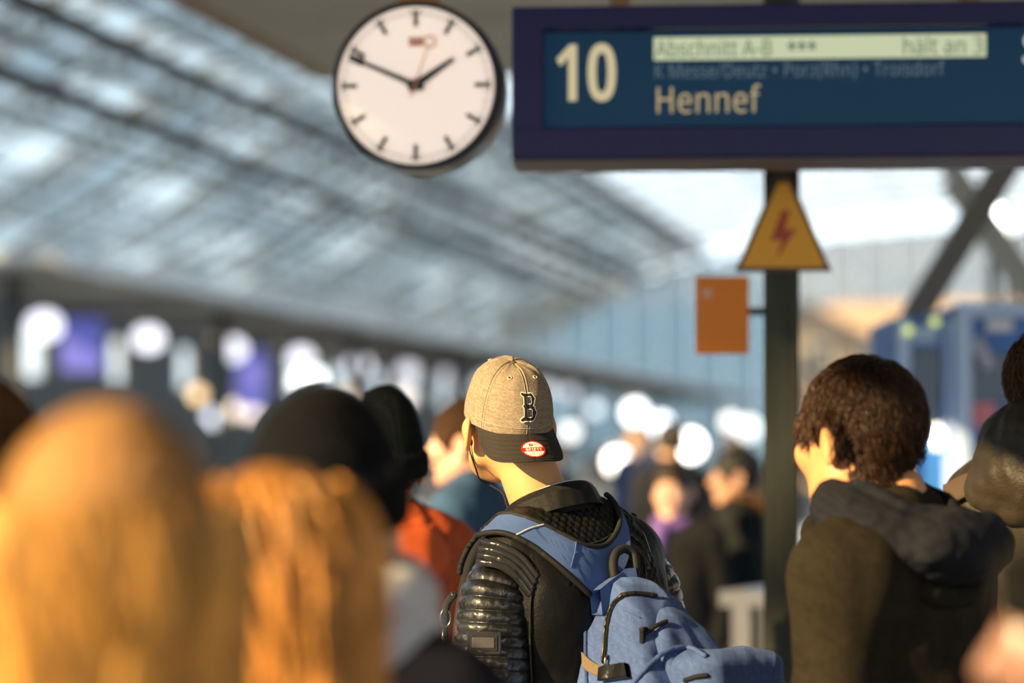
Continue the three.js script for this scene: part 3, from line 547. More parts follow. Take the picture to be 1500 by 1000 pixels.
function fJacketBase(x, y, z) {
  let d = cone(x, y, z, [-0.13, 1.452, 0.0], [0.13, 1.452, 0.0], 0.068, 0.068);
  d = sstep(d, ell(x, y, z, [0, 1.32, 0], [0.178, 0.24, 0.128]), 0.06);
  d = sstep(d, ell(x, y, z, [0, 1.08, 0], [0.165, 0.22, 0.118]), 0.06);
  d = sstep(d, Math.min(cone(x, y, z, [-0.035, 1.548, -0.03], [-0.13, 1.475, 0], 0.055, 0.055), cone(x, y, z, [0.0, 1.553, -0.02], [0.13, 1.478, 0], 0.055, 0.055)), 0.05);
  d = sstep(d, Math.min(ell(x, y, z, [-0.085, 1.38, 0.07], [0.075, 0.1, 0.055]), ell(x, y, z, [0.085, 1.38, 0.07], [0.075, 0.1, 0.055])), 0.05);
  return smax(d, 0.98 - y, 0.02);
}
const fJacket = (x, y, z) => fJacketBase(x, y, z) - quilt(x, y, z) + 0.0025 * N(x * 16, y * 8, z * 16) + 0.0012 * N(x * 45, y * 30, z * 45);
const SL = [[-0.12, 1.468, 0], [-0.15, 1.45, 0], [-0.176, 1.41, 0.004], [-0.189, 1.33, 0.008], [-0.199, 1.23, 0.012], [-0.203, 1.13, 0.0], [-0.19, 1.04, -0.08], [-0.15, 1.0, -0.22]];
const fArmMain = (x, y, z) => { const q = [[-0.165, 1.435, 0.002], [-0.185, 1.36, 0.006], [-0.2, 1.2, 0.012]]; return Math.min(Math.min(cone(x, y, z, q[0], q[1], 0.07, 0.069), cone(x, y, z, q[1], q[2], 0.069, 0.064)), cone(-x, y, z, q[0], q[1], 0.07, 0.069)); };
const fClad = (x, y, z) => sstep(fJacketBase(x, y, z), fArmMain(x, y, z), 0.03);

// a point of a surface that is seen at a place of the picture (or the nearest to it on the outline)
let viewInv = mainInv;
function onSurface(f, px, py, inv = viewInv) {
  const o = V3(0, EYE, 0).applyMatrix4(inv), q = at(px, py, 1).applyMatrix4(inv).sub(o).normalize();
  let t = 3.9, best = 1e9, bt = t;
  for (let k = 0; k < 200 && t < 5.4; k++) { const p = o.clone().addScaledVector(q, t), d = f(p.x, p.y, p.z); if (d < best) { best = d; bt = t; } if (d < 0.0004) break; t += Math.max(d * 0.8, 0.0015); }
  const p = o.clone().addScaledVector(q, bt);
  if (best > 0.0006) for (let k = 0; k < 4; k++) { const g = gradient(f, p.x, p.y, p.z); p.addScaledVector(g, -f(p.x, p.y, p.z)); }
  return p;
}
const lift = (f, p, off) => p.clone().addScaledVector(gradient(f, p.x, p.y, p.z, 0.004), off);
const spline = (pts, n) => { const c = new THREE.CatmullRomCurve3(pts.map(([x, y]) => V3(x, y, 0))); return Array.from({ length: n + 1 }, (_, k) => c.getPointAt(k / n)); };
function seam(f, pix, r, off = 0, n = 30, sides = 6) { return tube(spline(pix, n).map((p) => lift(f, onSurface(f, p.x, p.y), off)), r, n * 3, sides); }
function sheet(f, A, B, off, thick, nu = 60, nv = 12, bulge = 0) {   // a band of cloth that lies on a surface between two lines
  const a = spline(A, nu), b = spline(B, nu), rows = [];
  for (let i = 0; i <= nu; i++) { rows.push([]); for (let j = 0; j <= nv; j++) { const t = j / nv, p = onSurface(f, lerp(a[i].x, b[i].x, t), lerp(a[i].y, b[i].y, t)); rows[i].push([p, gradient(f, p.x, p.y, p.z, 0.01)]); } }
  const get = (i, j, o) => rows[i][j][0].clone().addScaledVector(rows[i][j][1], o + bulge * Math.sin(Math.PI * j / nv));
  const L = []; // closed cross-section: outer row then inner row
  for (let i = 0; i <= nu; i++) { const r = []; for (let j = 0; j <= nv; j++) r.push(get(i, j, off + thick)); for (let j = nv; j >= 0; j--) r.push(get(i, j, off)); r.push(r[0]); L.push(r); }
  const m = L[0].length - 1;
  const g = grid((u, v) => L[Math.round(v * nu)][Math.round(u * m)], m, nu);
  return g;
}
// body
{
    const hinv = mainHeadM.clone().invert(), hq = V3();
  const head = net((x, y, z) => { hq.set(x, y, z).applyMatrix4(hinv); return sstep(fHead(hq.x, hq.y, hq.z, false) * 0.97, cone(x, y, z, [-0.012, 1.46, -0.008], [-0.068, 1.67, -0.072], 0.062, 0.052), 0.03); }, [-0.22, 1.4, -0.27], [0.09, 1.86, 0.08], 0.0042); head.deleteAttribute('uv');
  const hands = [handGeo.clone().rotateX(-0.9).translate(-0.15, 1.0, -0.22), mirrored(handGeo).translate(0.21, 0.9, -0.07)]; hands.forEach((h) => h.deleteAttribute('uv'));
  const low = net((x, y, z) => { let d = sstep(fTorso(x, y, z, -0.02), fLegs(x, y, z, -0.01), 0.03); return sstep(d, cone(Math.abs(x), y, z, [0.1, 0.05, 0.02], [0.11, 0.03, -0.13], 0.035, 0.025), 0.02); }, [-0.25, -0.02, -0.2], [0.25, 1.5, 0.18], 0.018); low.deleteAttribute('uv');
  part('body', mergeGeometries([low, head, ...hands]), mat(rgb(0.66, 0.34, 0.14), 0.5), MAIN);
  eyes(MAIN, mainHeadM);
  part('trousers', trouserGeo, mat(rgb(0.02, 0.025, 0.04), 0.85), MAIN); part('shoe', shoeGeo, blackWeb, MAIN); part('shoe', cached('shoeR', () => mirrored(shoeGeo)), blackWeb, MAIN);
  const hairM = mat(rgb(0.02, 0.013, 0.01), 0.7);
  part('hair', net((x, y, z) => smax(fHead(x, y, z) - 0.003 + 0.001 * N(x * 300, y * 200, z * 300), Math.max(0.012 - 0.25 * z - y, -0.05 - z, Math.abs(x) - 0.0745, y - 0.03), 0.004), [-0.11, -0.03, -0.08], [0.11, 0.08, 0.13], 0.005).applyMatrix4(mainHeadM), hairM, MAIN);
}
// jacket
const jacket = part('leather_jacket', net(fJacket, [-0.27, 0.94, -0.2], [0.27, 1.63, 0.19], 0.0034), softLeather, MAIN);
function sleeveGeo(side) {
  const curve = new THREE.CatmullRomCurve3(SL.map(([x, y, z]) => V3(x * -side, y, z))), L = curve.getLength(), R = [0.035, 0.064, 0.069, 0.069, 0.065, 0.06, 0.052, 0.043], nv = 520, nu = 110, fr = curve.computeFrenetFrames(nv, false);
  return grid((u, v) => {
    const k = Math.round(v * nv), p = curve.getPointAt(v), s = v * L, t = v * 7, i = Math.min(6, Math.floor(t)), base = lerp(R[i], R[i + 1], t - i), a = u * Math.PI * 2;
    const side3 = V3(0, 0, 1), tan = fr.tangents[k], e1 = side3.clone().addScaledVector(tan, -side3.dot(tan)).normalize(), e2 = tan.clone().cross(e1);
    const on = smooth(0.06, 0.068, s) * smooth(0.44, 0.42, s), ribp = s / 0.0205, rib = Math.pow(Math.abs(Math.sin(Math.PI * ribp)), 0.55);
    const w = p.clone().addScaledVector(e1, Math.cos(a)).addScaledVector(e2, Math.sin(a));
    const crinkle = 0.0016 * N(Math.cos(a) * 9, s * 50, Math.sin(a) * 9) + 0.001 * N(Math.cos(a) * 22, s * 120, Math.sin(a) * 22) + 0.002 * N(Math.cos(a) * 2, s * 12, Math.sin(a) * 2);
    const pad = (1 - on) * 0.003 * Math.pow(Math.abs(Math.sin(a * 3 + s * 14)), 0.5);
    const r = base + on * (0.0048 * rib - 0.0024) + crinkle + pad;
    return p.clone().addScaledVector(e1, Math.cos(a) * r).addScaledVector(e2, Math.sin(a) * r);
  }, nu, nv, true);
}
const sleeveL = part('sleeve', sleeveGeo(1), leather, jacket, 'ribbed leather sleeve'); part('sleeve', sleeveGeo(-1), leather, jacket, 'ribbed leather sleeve');
{
  // stand collar round the neck, open at the front
  const cx = (a) => Math.cos(a), ring3 = (a, h, o) => { const r = 0.079 + o - 0.1 * h; const c = V3(-0.022 - 0.2 * h, 1.56 + h, -0.026 - 0.32 * h); return V3(c.x + Math.sin(a) * r * 1.04, c.y + 0.032 * Math.cos(a) + 0.006 * Math.sin(a) - 0.012, c.z + Math.cos(a) * r); };
  const collar = grid((u, v) => { const a = lerp(-2.5, 2.5, u), prof = [[0, 0.009], [0.03, 0.007], [0.038, 0.004], [0.041, 0], [0.038, -0.005], [0.02, -0.005], [-0.01, -0.004]], t = v * 6, i = Math.min(5, Math.floor(t)), q = t - i; return ring3(a, lerp(prof[i][0], prof[i + 1][0], q) - 0.012, lerp(prof[i][1], prof[i + 1][1], q) + 0.0015 * N(a * 6, v * 4, 2)); }, 80, 30);
  part('collar', collar, softLeather, jacket);
  const shirt = grid((u, v) => ring3(lerp(-2.9, 2.9, u), lerp(-0.02, 0.03, v), lerp(-0.008, -0.008, v)), 60, 6);
  part('shirt_collar', shirt, mat(rgb(0.75, 0.76, 0.78), 0.85, { side: THREE.DoubleSide }), MAIN, 'white shirt edge at the neck');
  // raised seams
  const f = fClad, s = (pts, r = 0.0016, off = 0.002) => part('seam', seam(f, pts, r, off), leather, jacket);
  s([[706, 790], [735, 797], [765, 815], [785, 845]]); s([[702, 812], [730, 815], [760, 833], [778, 862]]); s([[705, 788], [702, 815]]); s([[786, 835], [778, 870], [776, 930], [778, 1000]], 0.0022, 0.001); s([[838, 810], [858, 799], [880, 792], [896, 783]], 0.002);
  s([[926, 770], [944, 790], [948, 812]]); s([[922, 800], [940, 815], [946, 850]]);
  for (let q = 0; q < 4; q++) { const w = q / 3, A = [[708, 793], [735, 799], [763, 815], [785, 842]], B = [[702, 822], [730, 827], [755, 843], [775, 868]]; part('padded_roll', seam(f, A.map((p, k) => [lerp(p[0], B[k][0], w), lerp(p[1], B[k][1], w)]), 0.0072, -0.0015, 24, 10), leather, jacket); }
  for (let q = 0; q < 3; q++) part('padded_roll', seam(f, [[926 - q * 2, 768 + q * 14], [940, 782 + q * 14], [949, 806 + q * 13]], 0.006, -0.0015, 16, 10), leather, jacket);
  // leather badge on the sleeve and the strap at its front
  const q = onSurface(f, 710, 941), n = gradient(f, q.x, q.y, q.z), badge = new THREE.Group(), mk = (w, h, d, z) => { const g = box(w, h, d, 0, 0, z, 0.002); const m4 = new THREE.Matrix4().lookAt(n, V3(), V3(0, 1, 0)).setPosition(q.clone().addScaledVector(n, 0.004)); g.applyMatrix4(m4); return g; };
  const b1 = part('badge', mk(0.062, 0.04, 0.006, 0), leather, jacket, 'rectangular leather badge on the sleeve'); part('badge_frame', mk(0.05, 0.028, 0.004, 0.004), leather, jacket); part('badge_plate', mk(0.042, 0.02, 0.004, 0.006), mat(rgb(0.12, 0.11, 0.1), 0.3, { metalness: 0.6 }), jacket);
  const strapPts = [[682, 872], [673, 885], [668, 905], [665, 925], [668, 945]].map(([x, y]) => { const p = onSurface(f, x, y); return p.add(V3(-0.012, 0, -0.02)); });
  part('sleeve_strap', tube(strapPts, 0.0075, 40, 8), leather, jacket); const bk = new THREE.TorusGeometry(0.013, 0.003, 8, 20); bk.scale(0.7, 1.2, 1); const bp = strapPts[2]; bk.rotateY(-0.6); bk.translate(bp.x - 0.004, bp.y, bp.z + 0.008); part('sleeve_buckle', bk, mat(rgb(0.2, 0.19, 0.17), 0.3, { metalness: 0.9 }), jacket);
}
// cap
{
  const cap = new THREE.Group(); cap.name = 'cap'; cap.userData.label = 'grey flannel cap worn backwards with a flat black brim'; MAIN.add(cap);
  cap.applyMatrix4(mainHeadM);
  cap.updateMatrixWorld(true);
  const C0 = V3(0, 0.032, 0.012), RX = 0.0825, RY = 0.119, RZ = 0.112;
  const seams = [0, 60, 120, 180, 240, 300].map((d) => d * DEG);
  function crown(a, e, off = 0) {                              // a from the brim side (+z), e from the rim (0) to the button (1)
    const q = e * Math.PI / 2, flat = Math.pow(Math.cos(q), 0.72), up = Math.pow(Math.sin(q), 0.92);
    let dip = 0; for (const s of seams) { let w = Math.abs(((a - s) % (2 * Math.PI) + 3 * Math.PI) % (2 * Math.PI) - Math.PI) * flat * 0.09; dip = Math.max(dip, Math.exp(-Math.pow(w / 0.0018, 2))); }
    const front = 0.5 + 0.5 * Math.cos(a), k = 1 + 0.02 * N(Math.sin(a) * 2.2, e * 3, Math.cos(a) * 2.2) - 0.012 * dip + off / 0.095;
    return V3(C0.x + Math.sin(a) * RX * flat * k, C0.y - 0.012 + up * RY * (1 - 0.04 * front) * k, C0.z + Math.cos(a) * (RZ * (0.93 + 0.07 * front)) * flat * k);
  }
  const cloth = mat(rgb(0.36, 0.3, 0.235), 0.95, { map: repeat(heatherMap, 3), bumpMap: repeat(heatherMap, 3), bumpScale: 0.0006 });
  const crownG = grid((u, v) => crown(u * Math.PI * 2, v * 0.999), 240, 70, true);
  part('crown', crownG, cloth, cap);
  const thread = mat(rgb(0.4, 0.34, 0.26), 0.9), darkCloth = mat(rgb(0.022, 0.016, 0.013), 0.85, { map: repeat(woolMap, 8), bumpMap: repeat(woolMap, 8), bumpScale: 0.0003 });
  for (const s of seams) for (const o of [-0.03, 0.03]) part('stitching', tube(Array.from({ length: 14 }, (_, k) => { const e = k / 14 * 0.93; return crown(s + o / Math.max(0.15, Math.cos(e * 1.5)), e, 0.0004); }), 0.0005, 40, 5), thread, cap);
  part('sweatband_stitching', tube(Array.from({ length: 40 }, (_, k) => crown(lerp(-1.3, 1.3, k / 39), 0.07, 0.0006)), 0.0006, 120, 5), thread, cap);
  const btn = new THREE.SphereGeometry(0.0075, 20, 12); btn.scale(1, 0.5, 1); const tp = crown(0, 0.999); btn.translate(tp.x, tp.y + 0.001, tp.z); part('button', btn, mat(rgb(0.09, 0.065, 0.045), 0.9), cap);
  for (let k = 0; k < 6; k++) { const a = (30 + k * 60) * DEG, p = crown(a, 0.66), n = crown(a, 0.66, 0.01).sub(p).normalize(), e = new THREE.TorusGeometry(0.0036, 0.0014, 8, 18), hole = new THREE.CircleGeometry(0.003, 14); for (const [g, nm, m] of [[e, 'eyelet', thread], [hole, 'eyelet_hole', mat(rgb(0.01, 0.008, 0.006), 0.9)]]) { g.lookAt(n); g.translate(p.x + n.x * 0.0008, p.y + n.y * 0.0008, p.z + n.z * 0.0008); part(nm, g, m, cap); } }
  // brim
  const rimAng = 1.15, brimPt = (u, v, off) => {
    const a = lerp(-rimAng, rimAng, u), r = crown(a, 0.015), side = Math.sin(a), out = Math.pow(Math.max(0, 1 - Math.pow(Math.abs(lerp(-1, 1, u)), 4.2)), 0.6), L = 0.073 * out * v;
    const x = r.x * (1 + 0.2 * v * out) , z = r.z - 0.004 + L * 0.86, y = r.y + 0.002 - 0.52 * L - 0.016 * Math.pow(Math.abs(lerp(-1, 1, u)), 2) * v * out * 1.2 - 0.012 * Math.abs(side) * side * Math.sign(side);
    return V3(x, y + off, z);
  };
  const nB = 90, mB = 24;
  const brim = grid((u, v) => { const t = v * 2; return t <= 1 ? brimPt(u, t, 0.0015) : brimPt(u, 2 - t, -0.0015); }, nB, mB * 2);
  part('brim', brim, darkCloth, cap, 'flat black brim');
  for (const q of [0.3, 0.45, 0.6, 0.75, 0.9]) part('brim_stitching', tube(Array.from({ length: 40 }, (_, k) => brimPt(lerp(0.04, 0.96, k / 39), q, 0.0017)), 0.0004, 90, 5), darkCloth, cap);
  // sticker on the brim
  const cv = document.createElement('canvas'); cv.width = cv.height = 512; const c = cv.getContext('2d');
  c.clearRect(0, 0, 512, 512); c.fillStyle = '#c8281e'; c.beginPath(); c.arc(256, 256, 252, 0, 7); c.fill(); c.fillStyle = '#efe6d8'; c.beginPath(); c.arc(256, 256, 222, 0, 7); c.fill();
  c.save(); c.beginPath(); c.arc(256, 256, 222, 0, 7); c.clip(); c.fillStyle = '#c8281e'; c.fillRect(0, 205, 512, 118); c.restore();
  c.fillStyle = '#f4e6d4'; c.font = 'bold 108px sans-serif'; c.textAlign = 'center'; c.fillText('9FIFTY', 256, 304); c.fillStyle = '#7a1a14'; c.fillRect(176, 90, 84, 74); c.fillStyle = '#efe6d8'; c.font = 'bold 44px sans-serif'; c.fillText('NE', 218, 142); c.fillStyle = '#b9a796'; c.fillRect(280, 92, 70, 14); c.fillRect(280, 116, 60, 14); c.fillRect(190, 350, 132, 10); c.fillRect(200, 376, 112, 10); c.fillRect(220, 402, 72, 10);
  const tx = new THREE.CanvasTexture(cv); tx.colorSpace = THREE.SRGBColorSpace;
  const stick = grid((u, v) => { const bu = 0.51 + (u - 0.5) * 0.235, bv = 0.6 - (v - 0.5) * 0.56; return brimPt(bu, bv, 0.0026); }, 24, 24);
  part('sticker', stick, mat(0xffffff, 0.35, { map: tx, alphaTest: 0.5, side: THREE.DoubleSide }), cap, 'round white and red sticker on the brim');
  // embroidered letter
  const lv = document.createElement('canvas'); lv.width = 512; lv.height = 640; const l = lv.getContext('2d');
  const glyph = () => {
    l.beginPath(); l.moveTo(70, 90); l.bezierCurveTo(95, 50, 140, 70, 165, 80); l.lineTo(330, 76); l.bezierCurveTo(370, 76, 400, 110, 402, 140); l.lineTo(440, 180); l.lineTo(406, 222); l.bezierCurveTo(402, 262, 380, 290, 352, 306);
    l.bezierCurveTo(392, 326, 408, 356, 408, 388); l.lineTo(446, 432); l.lineTo(408, 476); l.bezierCurveTo(400, 520, 360, 556, 318, 558); l.lineTo(165, 556); l.bezierCurveTo(130, 566, 92, 590, 66, 548); l.lineTo(112, 516); l.lineTo(150, 500); l.lineTo(150, 352); l.lineTo(118, 318); l.lineTo(150, 284); l.lineTo(150, 140); l.lineTo(112, 122); l.closePath();
  };
  const hole = (y) => { l.beginPath(); l.moveTo(228, y); l.lineTo(300, y); l.bezierCurveTo(340, y, 350, y + 40, 322, y + 66); l.bezierCurveTo(350, y + 92, 338, y + 140, 300, y + 140); l.lineTo(228, y + 140); l.closePath(); };
  l.lineJoin = 'round'; glyph(); l.lineWidth = 46; l.strokeStyle = '#d8d2c0'; l.stroke(); l.fillStyle = '#0d0f16'; l.fill(); l.lineWidth = 6; l.strokeStyle = '#0d0f16'; l.stroke();
  l.lineWidth = 13; l.strokeStyle = '#d8d2c0'; for (const y of [134, 366]) { hole(y); l.fillStyle = '#2a2a33'; l.fill(); l.stroke(); }
  const lt = new THREE.CanvasTexture(lv); lt.colorSpace = THREE.SRGBColorSpace;
  for (const [nm, off] of [['emblem', 0.0028]]) part(nm, grid((u, v) => crown((u - 0.5) * 0.52, 0.1 + v * 0.4, off), 24, 30), mat(0xffffff, 0.8, { map: lt, alphaTest: 0.5, side: THREE.DoubleSide }), cap, 'black letter B embroidered with white outline');
  // strap over the opening at the forehead
  part('strap', tube(Array.from({ length: 16 }, (_, k) => crown(Math.PI + lerp(-0.7, 0.7, k / 15), 0.02, 0.001)), 0.004, 40, 6), darkCloth, cap);
}
// earphone lead
{
  const t = thing('earphone_lead', 'thin black earphone lead from the ear to the jacket collar', 'cable', V3(0.111, 0, -4.5), 38 * DEG);
  const fn = (x, y, z) => Math.min(fJacketBase(x, y, z), fHeadMain(x, y, z), cone(x, y, z, [-0.012, 1.46, -0.008], [-0.068, 1.67, -0.072], 0.062, 0.052));
  const hi = mainHeadM.clone().invert(), hv = V3();
  function fHeadMain(x, y, z) { hv.set(x, y, z).applyMatrix4(hi); return fHead(hv.x, hv.y, hv.z, false) * 0.97; }
  const pts = [[691, 650], [692, 664], [698, 682], [706, 700], [712, 716], [722, 730], [736, 741], [748, 744]].map(([x, y]) => lift(fn, onSurface(fn, x, y), 0.005));
  part('cable', tube(pts, 0.0017, 90, 8), blackWeb, t);
  const e = new THREE.SphereGeometry(0.007, 14, 10); e.translate(pts[0].x, pts[0].y + 0.003, pts[0].z); part('earbud', e, blackWeb, t);
}

// ------------------------------------------------------------------ backpack
{
  const t = thing('backpack', 'blue canvas backpack with black edging worn by the person in the cap', 'backpack', V3(0.111, 0, -4.5), 38 * DEG);
  const canvasBlue = mat(rgb(0.11, 0.19, 0.48), 0.85, { map: repeat(woolMap, 34), bumpMap: repeat(woolMap, 34), bumpScale: 0.0002, side: THREE.DoubleSide }), strapBlue = mat(rgb(0.085, 0.155, 0.4), 0.8, { side: THREE.DoubleSide }), deep = mat(rgb(0.07, 0.12, 0.3), 0.85, { map: repeat(woolMap, 10) });
  const zipM = mat(rgb(0.07, 0.06, 0.045), 0.35, { metalness: 0.7 }), tan = mat(rgb(0.22, 0.16, 0.1), 0.85), metal = mat(rgb(0.3, 0.28, 0.24), 0.25, { metalness: 1 });
  const upper = [[703, 772], [727, 761], [747, 757], [790, 770], [825, 788], [858, 803], [880, 802], [895, 790], [904, 770], [902, 752], [894, 738], [886, 729]];
  const lower = [[676, 802], [699, 786], [735, 783], [770, 796], [805, 820], [834, 845], [860, 869], [886, 858], [908, 842], [920, 812], [918, 782], [909, 757], [898, 738]];
  part('harness', sheet(fClad, upper, lower, 0.003, 0.006, 110, 16), strapBlue, t, 'broad blue shoulder straps meeting in a V');
  part('piping', seam(fClad, upper, 0.0055, 0.0075, 60, 8), blackWeb, t); part('piping', seam(fClad, [[673, 838], [673, 818], [682, 800], [702, 788], [735, 784], [770, 797], [805, 821], [834, 846], [860, 870]], 0.0055, 0.007, 60, 8), blackWeb, t);
  part('reflective_seam', seam(fClad, [[757, 788], [775, 779], [794, 773]], 0.0018, 0.0105, 20), mat(rgb(0.7, 0.7, 0.66), 0.4), t); part('strap_seam', seam(fClad, [[833, 833], [838, 815], [841, 797]], 0.0012, 0.0105, 16), canvasBlue, t);
  // strap round the front of each shoulder
  for (const s of [-1, 1]) part('front_strap', tube([V3(s * 0.13, 1.535, 0.02), V3(s * 0.135, 1.53, -0.05), V3(s * 0.14, 1.45, -0.125), V3(s * 0.15, 1.32, -0.15), V3(s * 0.19, 1.2, -0.1), V3(s * 0.2, 1.14, 0.02), V3(s * 0.13, 1.1, 0.14)], 0.012, 60, 8), blackWeb, t);
  const wob = (x, y, z) => 0.005 * N(x * 11, y * 9, z * 11) + 0.008 * Math.abs(N(x * 15 + y * 9, y * 8 - x * 7, z * 13)) + 0.0022 * N(x * 30, y * 24, z * 30) - 0.002;
  const fPack = (x, y, z) => {
    const t = clamp((1.445 - y) / 0.2), hw = lerp(0.04, 0.108, Math.pow(t, 0.7)), zf = 0.175 + 0.16 * Math.pow(t, 0.85) , cx = 0.014;
    let d = smax(Math.abs(x - cx) - hw, z - zf, 0.035);
    d = smax(d, 0.118 - z, 0.03); d = smax(d, Math.max(y - 1.44, 0.95 - y), 0.04);
    return d * 0.8 + wob(x, y, z);
  };
  const fPocket = (x, y, z) => smax(Math.hypot((x - 0.03) / 0.075, (y - 1.28) / 0.105) * 0.08 - 0.08, fPack(x, y, z) - 0.016, 0.02);
  const fLow = (x, y, z) => { const top = 1.318 - 0.2 * Math.max(0, Math.abs(x - 0.06) - 0.05); return smax(rbox(x, y, z, [0.06, 1.18, 0.36], [0.105, 0.15, 0.06], 0.045), (y - top) * 0.9, 0.018) + wob(x, y, z) * 0.8; };
  const fAll = (x, y, z) => sstep(sstep(fPack(x, y, z), fPocket(x, y, z), 0.03), fLow(x, y, z), 0.008);
  part('main_compartment', net(fPack, [-0.15, 0.92, 0.08], [0.2, 1.48, 0.37], 0.005), canvasBlue, t); part('upper_pocket', net(fPocket, [-0.08, 1.12, 0.1], [0.15, 1.42, 0.4], 0.005), canvasBlue, t); part('lower_pocket', net(fLow, [-0.07, 1.0, 0.26], [0.21, 1.36, 0.46], 0.005), canvasBlue, t);
  const sm = (nm, pts, r, m, off = 0.002, lb) => part(nm, seam(fAll, pts, r, off, 30, 8), m, t, lb);
  sm('zipper', [[913, 873], [904, 880], [895, 897], [889, 925], [887, 950], [885, 968]], 0.0052, blackWeb, 0.001); sm('zipper_teeth', [[913, 874], [904, 881], [895, 898], [889, 926], [887, 950], [885, 968]], 0.0024, zipM, 0.006, 'dark metal zipper');
  const zp = onSurface(fAll, 885, 972), zg = new THREE.TorusGeometry(0.009, 0.0028, 8, 18); zg.scale(0.7, 1.5, 1); zg.rotateY(0.5); zg.translate(zp.x, zp.y, zp.z + 0.006); part('zipper_pull', zg, metal, t);
  sm('piping', [[912, 872], [930, 870], [960, 873]], 0.0045, blackWeb); sm('piping', [[864, 866], [860, 900], [859, 950], [860, 1000]], 0.0035, deep); sm('piping', [[946, 928], [960, 918], [975, 911]], 0.0045, blackWeb);
  sm('pocket_seam', [[912, 893], [925, 899], [937, 905]], 0.0012, canvasBlue); sm('flap_edge', [[930, 1000], [948, 978], [968, 960], [988, 950], [1012, 951], [1033, 962]], 0.0045, canvasBlue, 0.003); sm('piping', [[1005, 996], [1020, 991], [1035, 989]], 0.0045, blackWeb);
  const bp = onSurface(fAll, 938, 932), bg = merge([box(0.013, 0.028, 0.008, 0, 0, 0, 0.002), box(0.022, 0.009, 0.009, 0.002, 0.013, 0.001, 0.002)]); bg.rotateY(0.5); bg.translate(bp.x, bp.y, bp.z + 0.006); part('clip', bg, mat(rgb(0.012, 0.012, 0.012), 0.25), t, 'black plastic clip');
  part('side_strap', sheet(fAll, [[856, 955], [866, 966], [880, 975], [893, 980]], [[856, 977], [864, 984], [876, 990], [890, 995]], 0.002, 0.004, 24, 6), tan, t, 'brown webbing side strap'); part('buckle', sheet(fAll, [[884, 980], [900, 976], [922, 972]], [[884, 998], [902, 996], [926, 992]], 0.003, 0.01, 20, 6), mat(rgb(0.012, 0.012, 0.012), 0.3), t);
  // grab loop
  const lp = [[887, 848], [886, 830], [893, 816], [906, 811], [918, 817], [922, 834], [921, 848]].map(([x, y]) => lift(fClad, onSurface(fClad, x, y), 0.022)); part('grab_loop', tube(lp, 0.0085, 60, 10), blackWeb, t, 'black carrying loop');
  part('yoke', sheet(fClad, [[862, 866], [880, 852], [900, 840], [918, 838]], [[866, 900], [885, 890], [905, 880], [925, 872]], 0.002, 0.03, 20, 8), canvasBlue, t);
}

// ------------------------------------------------------------------ the other travellers
const fCoatOf = (o) => (x, y, z) => sstep(fTorso(x, y, z, o.puff ?? 0.016), fArm(x, y, z, (o.puff ?? 0.016) * 0.9), 0.03);
const strandColor = (c, k = 0.35) => c.clone().multiplyScalar(rr(1 - k, 1 + k));
function longHair(o) {                                        // loose hair hanging from the crown over neck and back, about the head centre
  const { color, len = 0.38, wide = 0.105, deep = 0.1, count = 700, lean = 0, r = 0.0028, top = 1 } = o, st = new Strands();
  const f = (x, y, z) => { const t = clamp((0.06 - y) / len), cx = lean * t * t; let d = ell(x, y, z, [0, 0.035, 0.016], [0.094, 0.106, 0.114]); d = sstep(d, cone((x - cx) * 0.095 / lerp(0.095, wide, t), y, (z - 0.02 - 0.03 * t) * 0.1 / lerp(0.1, deep, t), [0, -0.01, 0], [0, 0.06 - len, 0], 0.082, 0.078), 0.06); return d; };
  const cutF = (x, y, z) => smax(smax(f(x, y, z), -(cone(x, y, z, [0, 0.0, -0.09], [0, -len, -0.1], 0.075, 0.12)), 0.02) + 0.006 * N(x * 30, y * 6, z * 30), Math.max(0.06 - len - y, y - top), 0.03);
  for (let k = 0; k < count; k++) {
    const a = rr(-2.35, 2.35), h = rr(0, 1), p = V3(Math.sin(a) * 0.07, Math.min(lerp(0.14, 0.0, h), top), 0.016 + Math.cos(a) * 0.085), pts = [], wave = rr(0, 6.28), amp = rr(0.002, 0.012), L = len * rr(0.65, 1.05), n = 14, ph = rr(0.6, 1.4);
    for (let s = 0; s <= n; s++) {
      const g = gradient(f, p.x, p.y, p.z, 0.004); p.addScaledVector(g, -(f(p.x, p.y, p.z) - 0.002 - amp * (0.5 + 0.5 * Math.sin(wave + s * ph)))); pts.push(p.clone());
      const down = V3(lean * 0.6 + 0.25 * Math.sin(wave + s * 0.8), -1, 0.12); down.addScaledVector(g, -down.dot(g)).normalize(); p.addScaledVector(down, L / n);
    }
    const lock = 0.62 + 1.1 * smooth(-0.35, 0.45, N(a * 2.6 + 9, h * 1.5, len * 31));
    st.add(pts, r * rr(0.6, 1.5), strandColor(color, 0.4).multiplyScalar(lock), 4);
  }
  return { mass: net(cutF, [-0.24, -len - 0.02, -0.14], [0.26, 0.17, 0.24], 0.008), strands: st.build() };
}
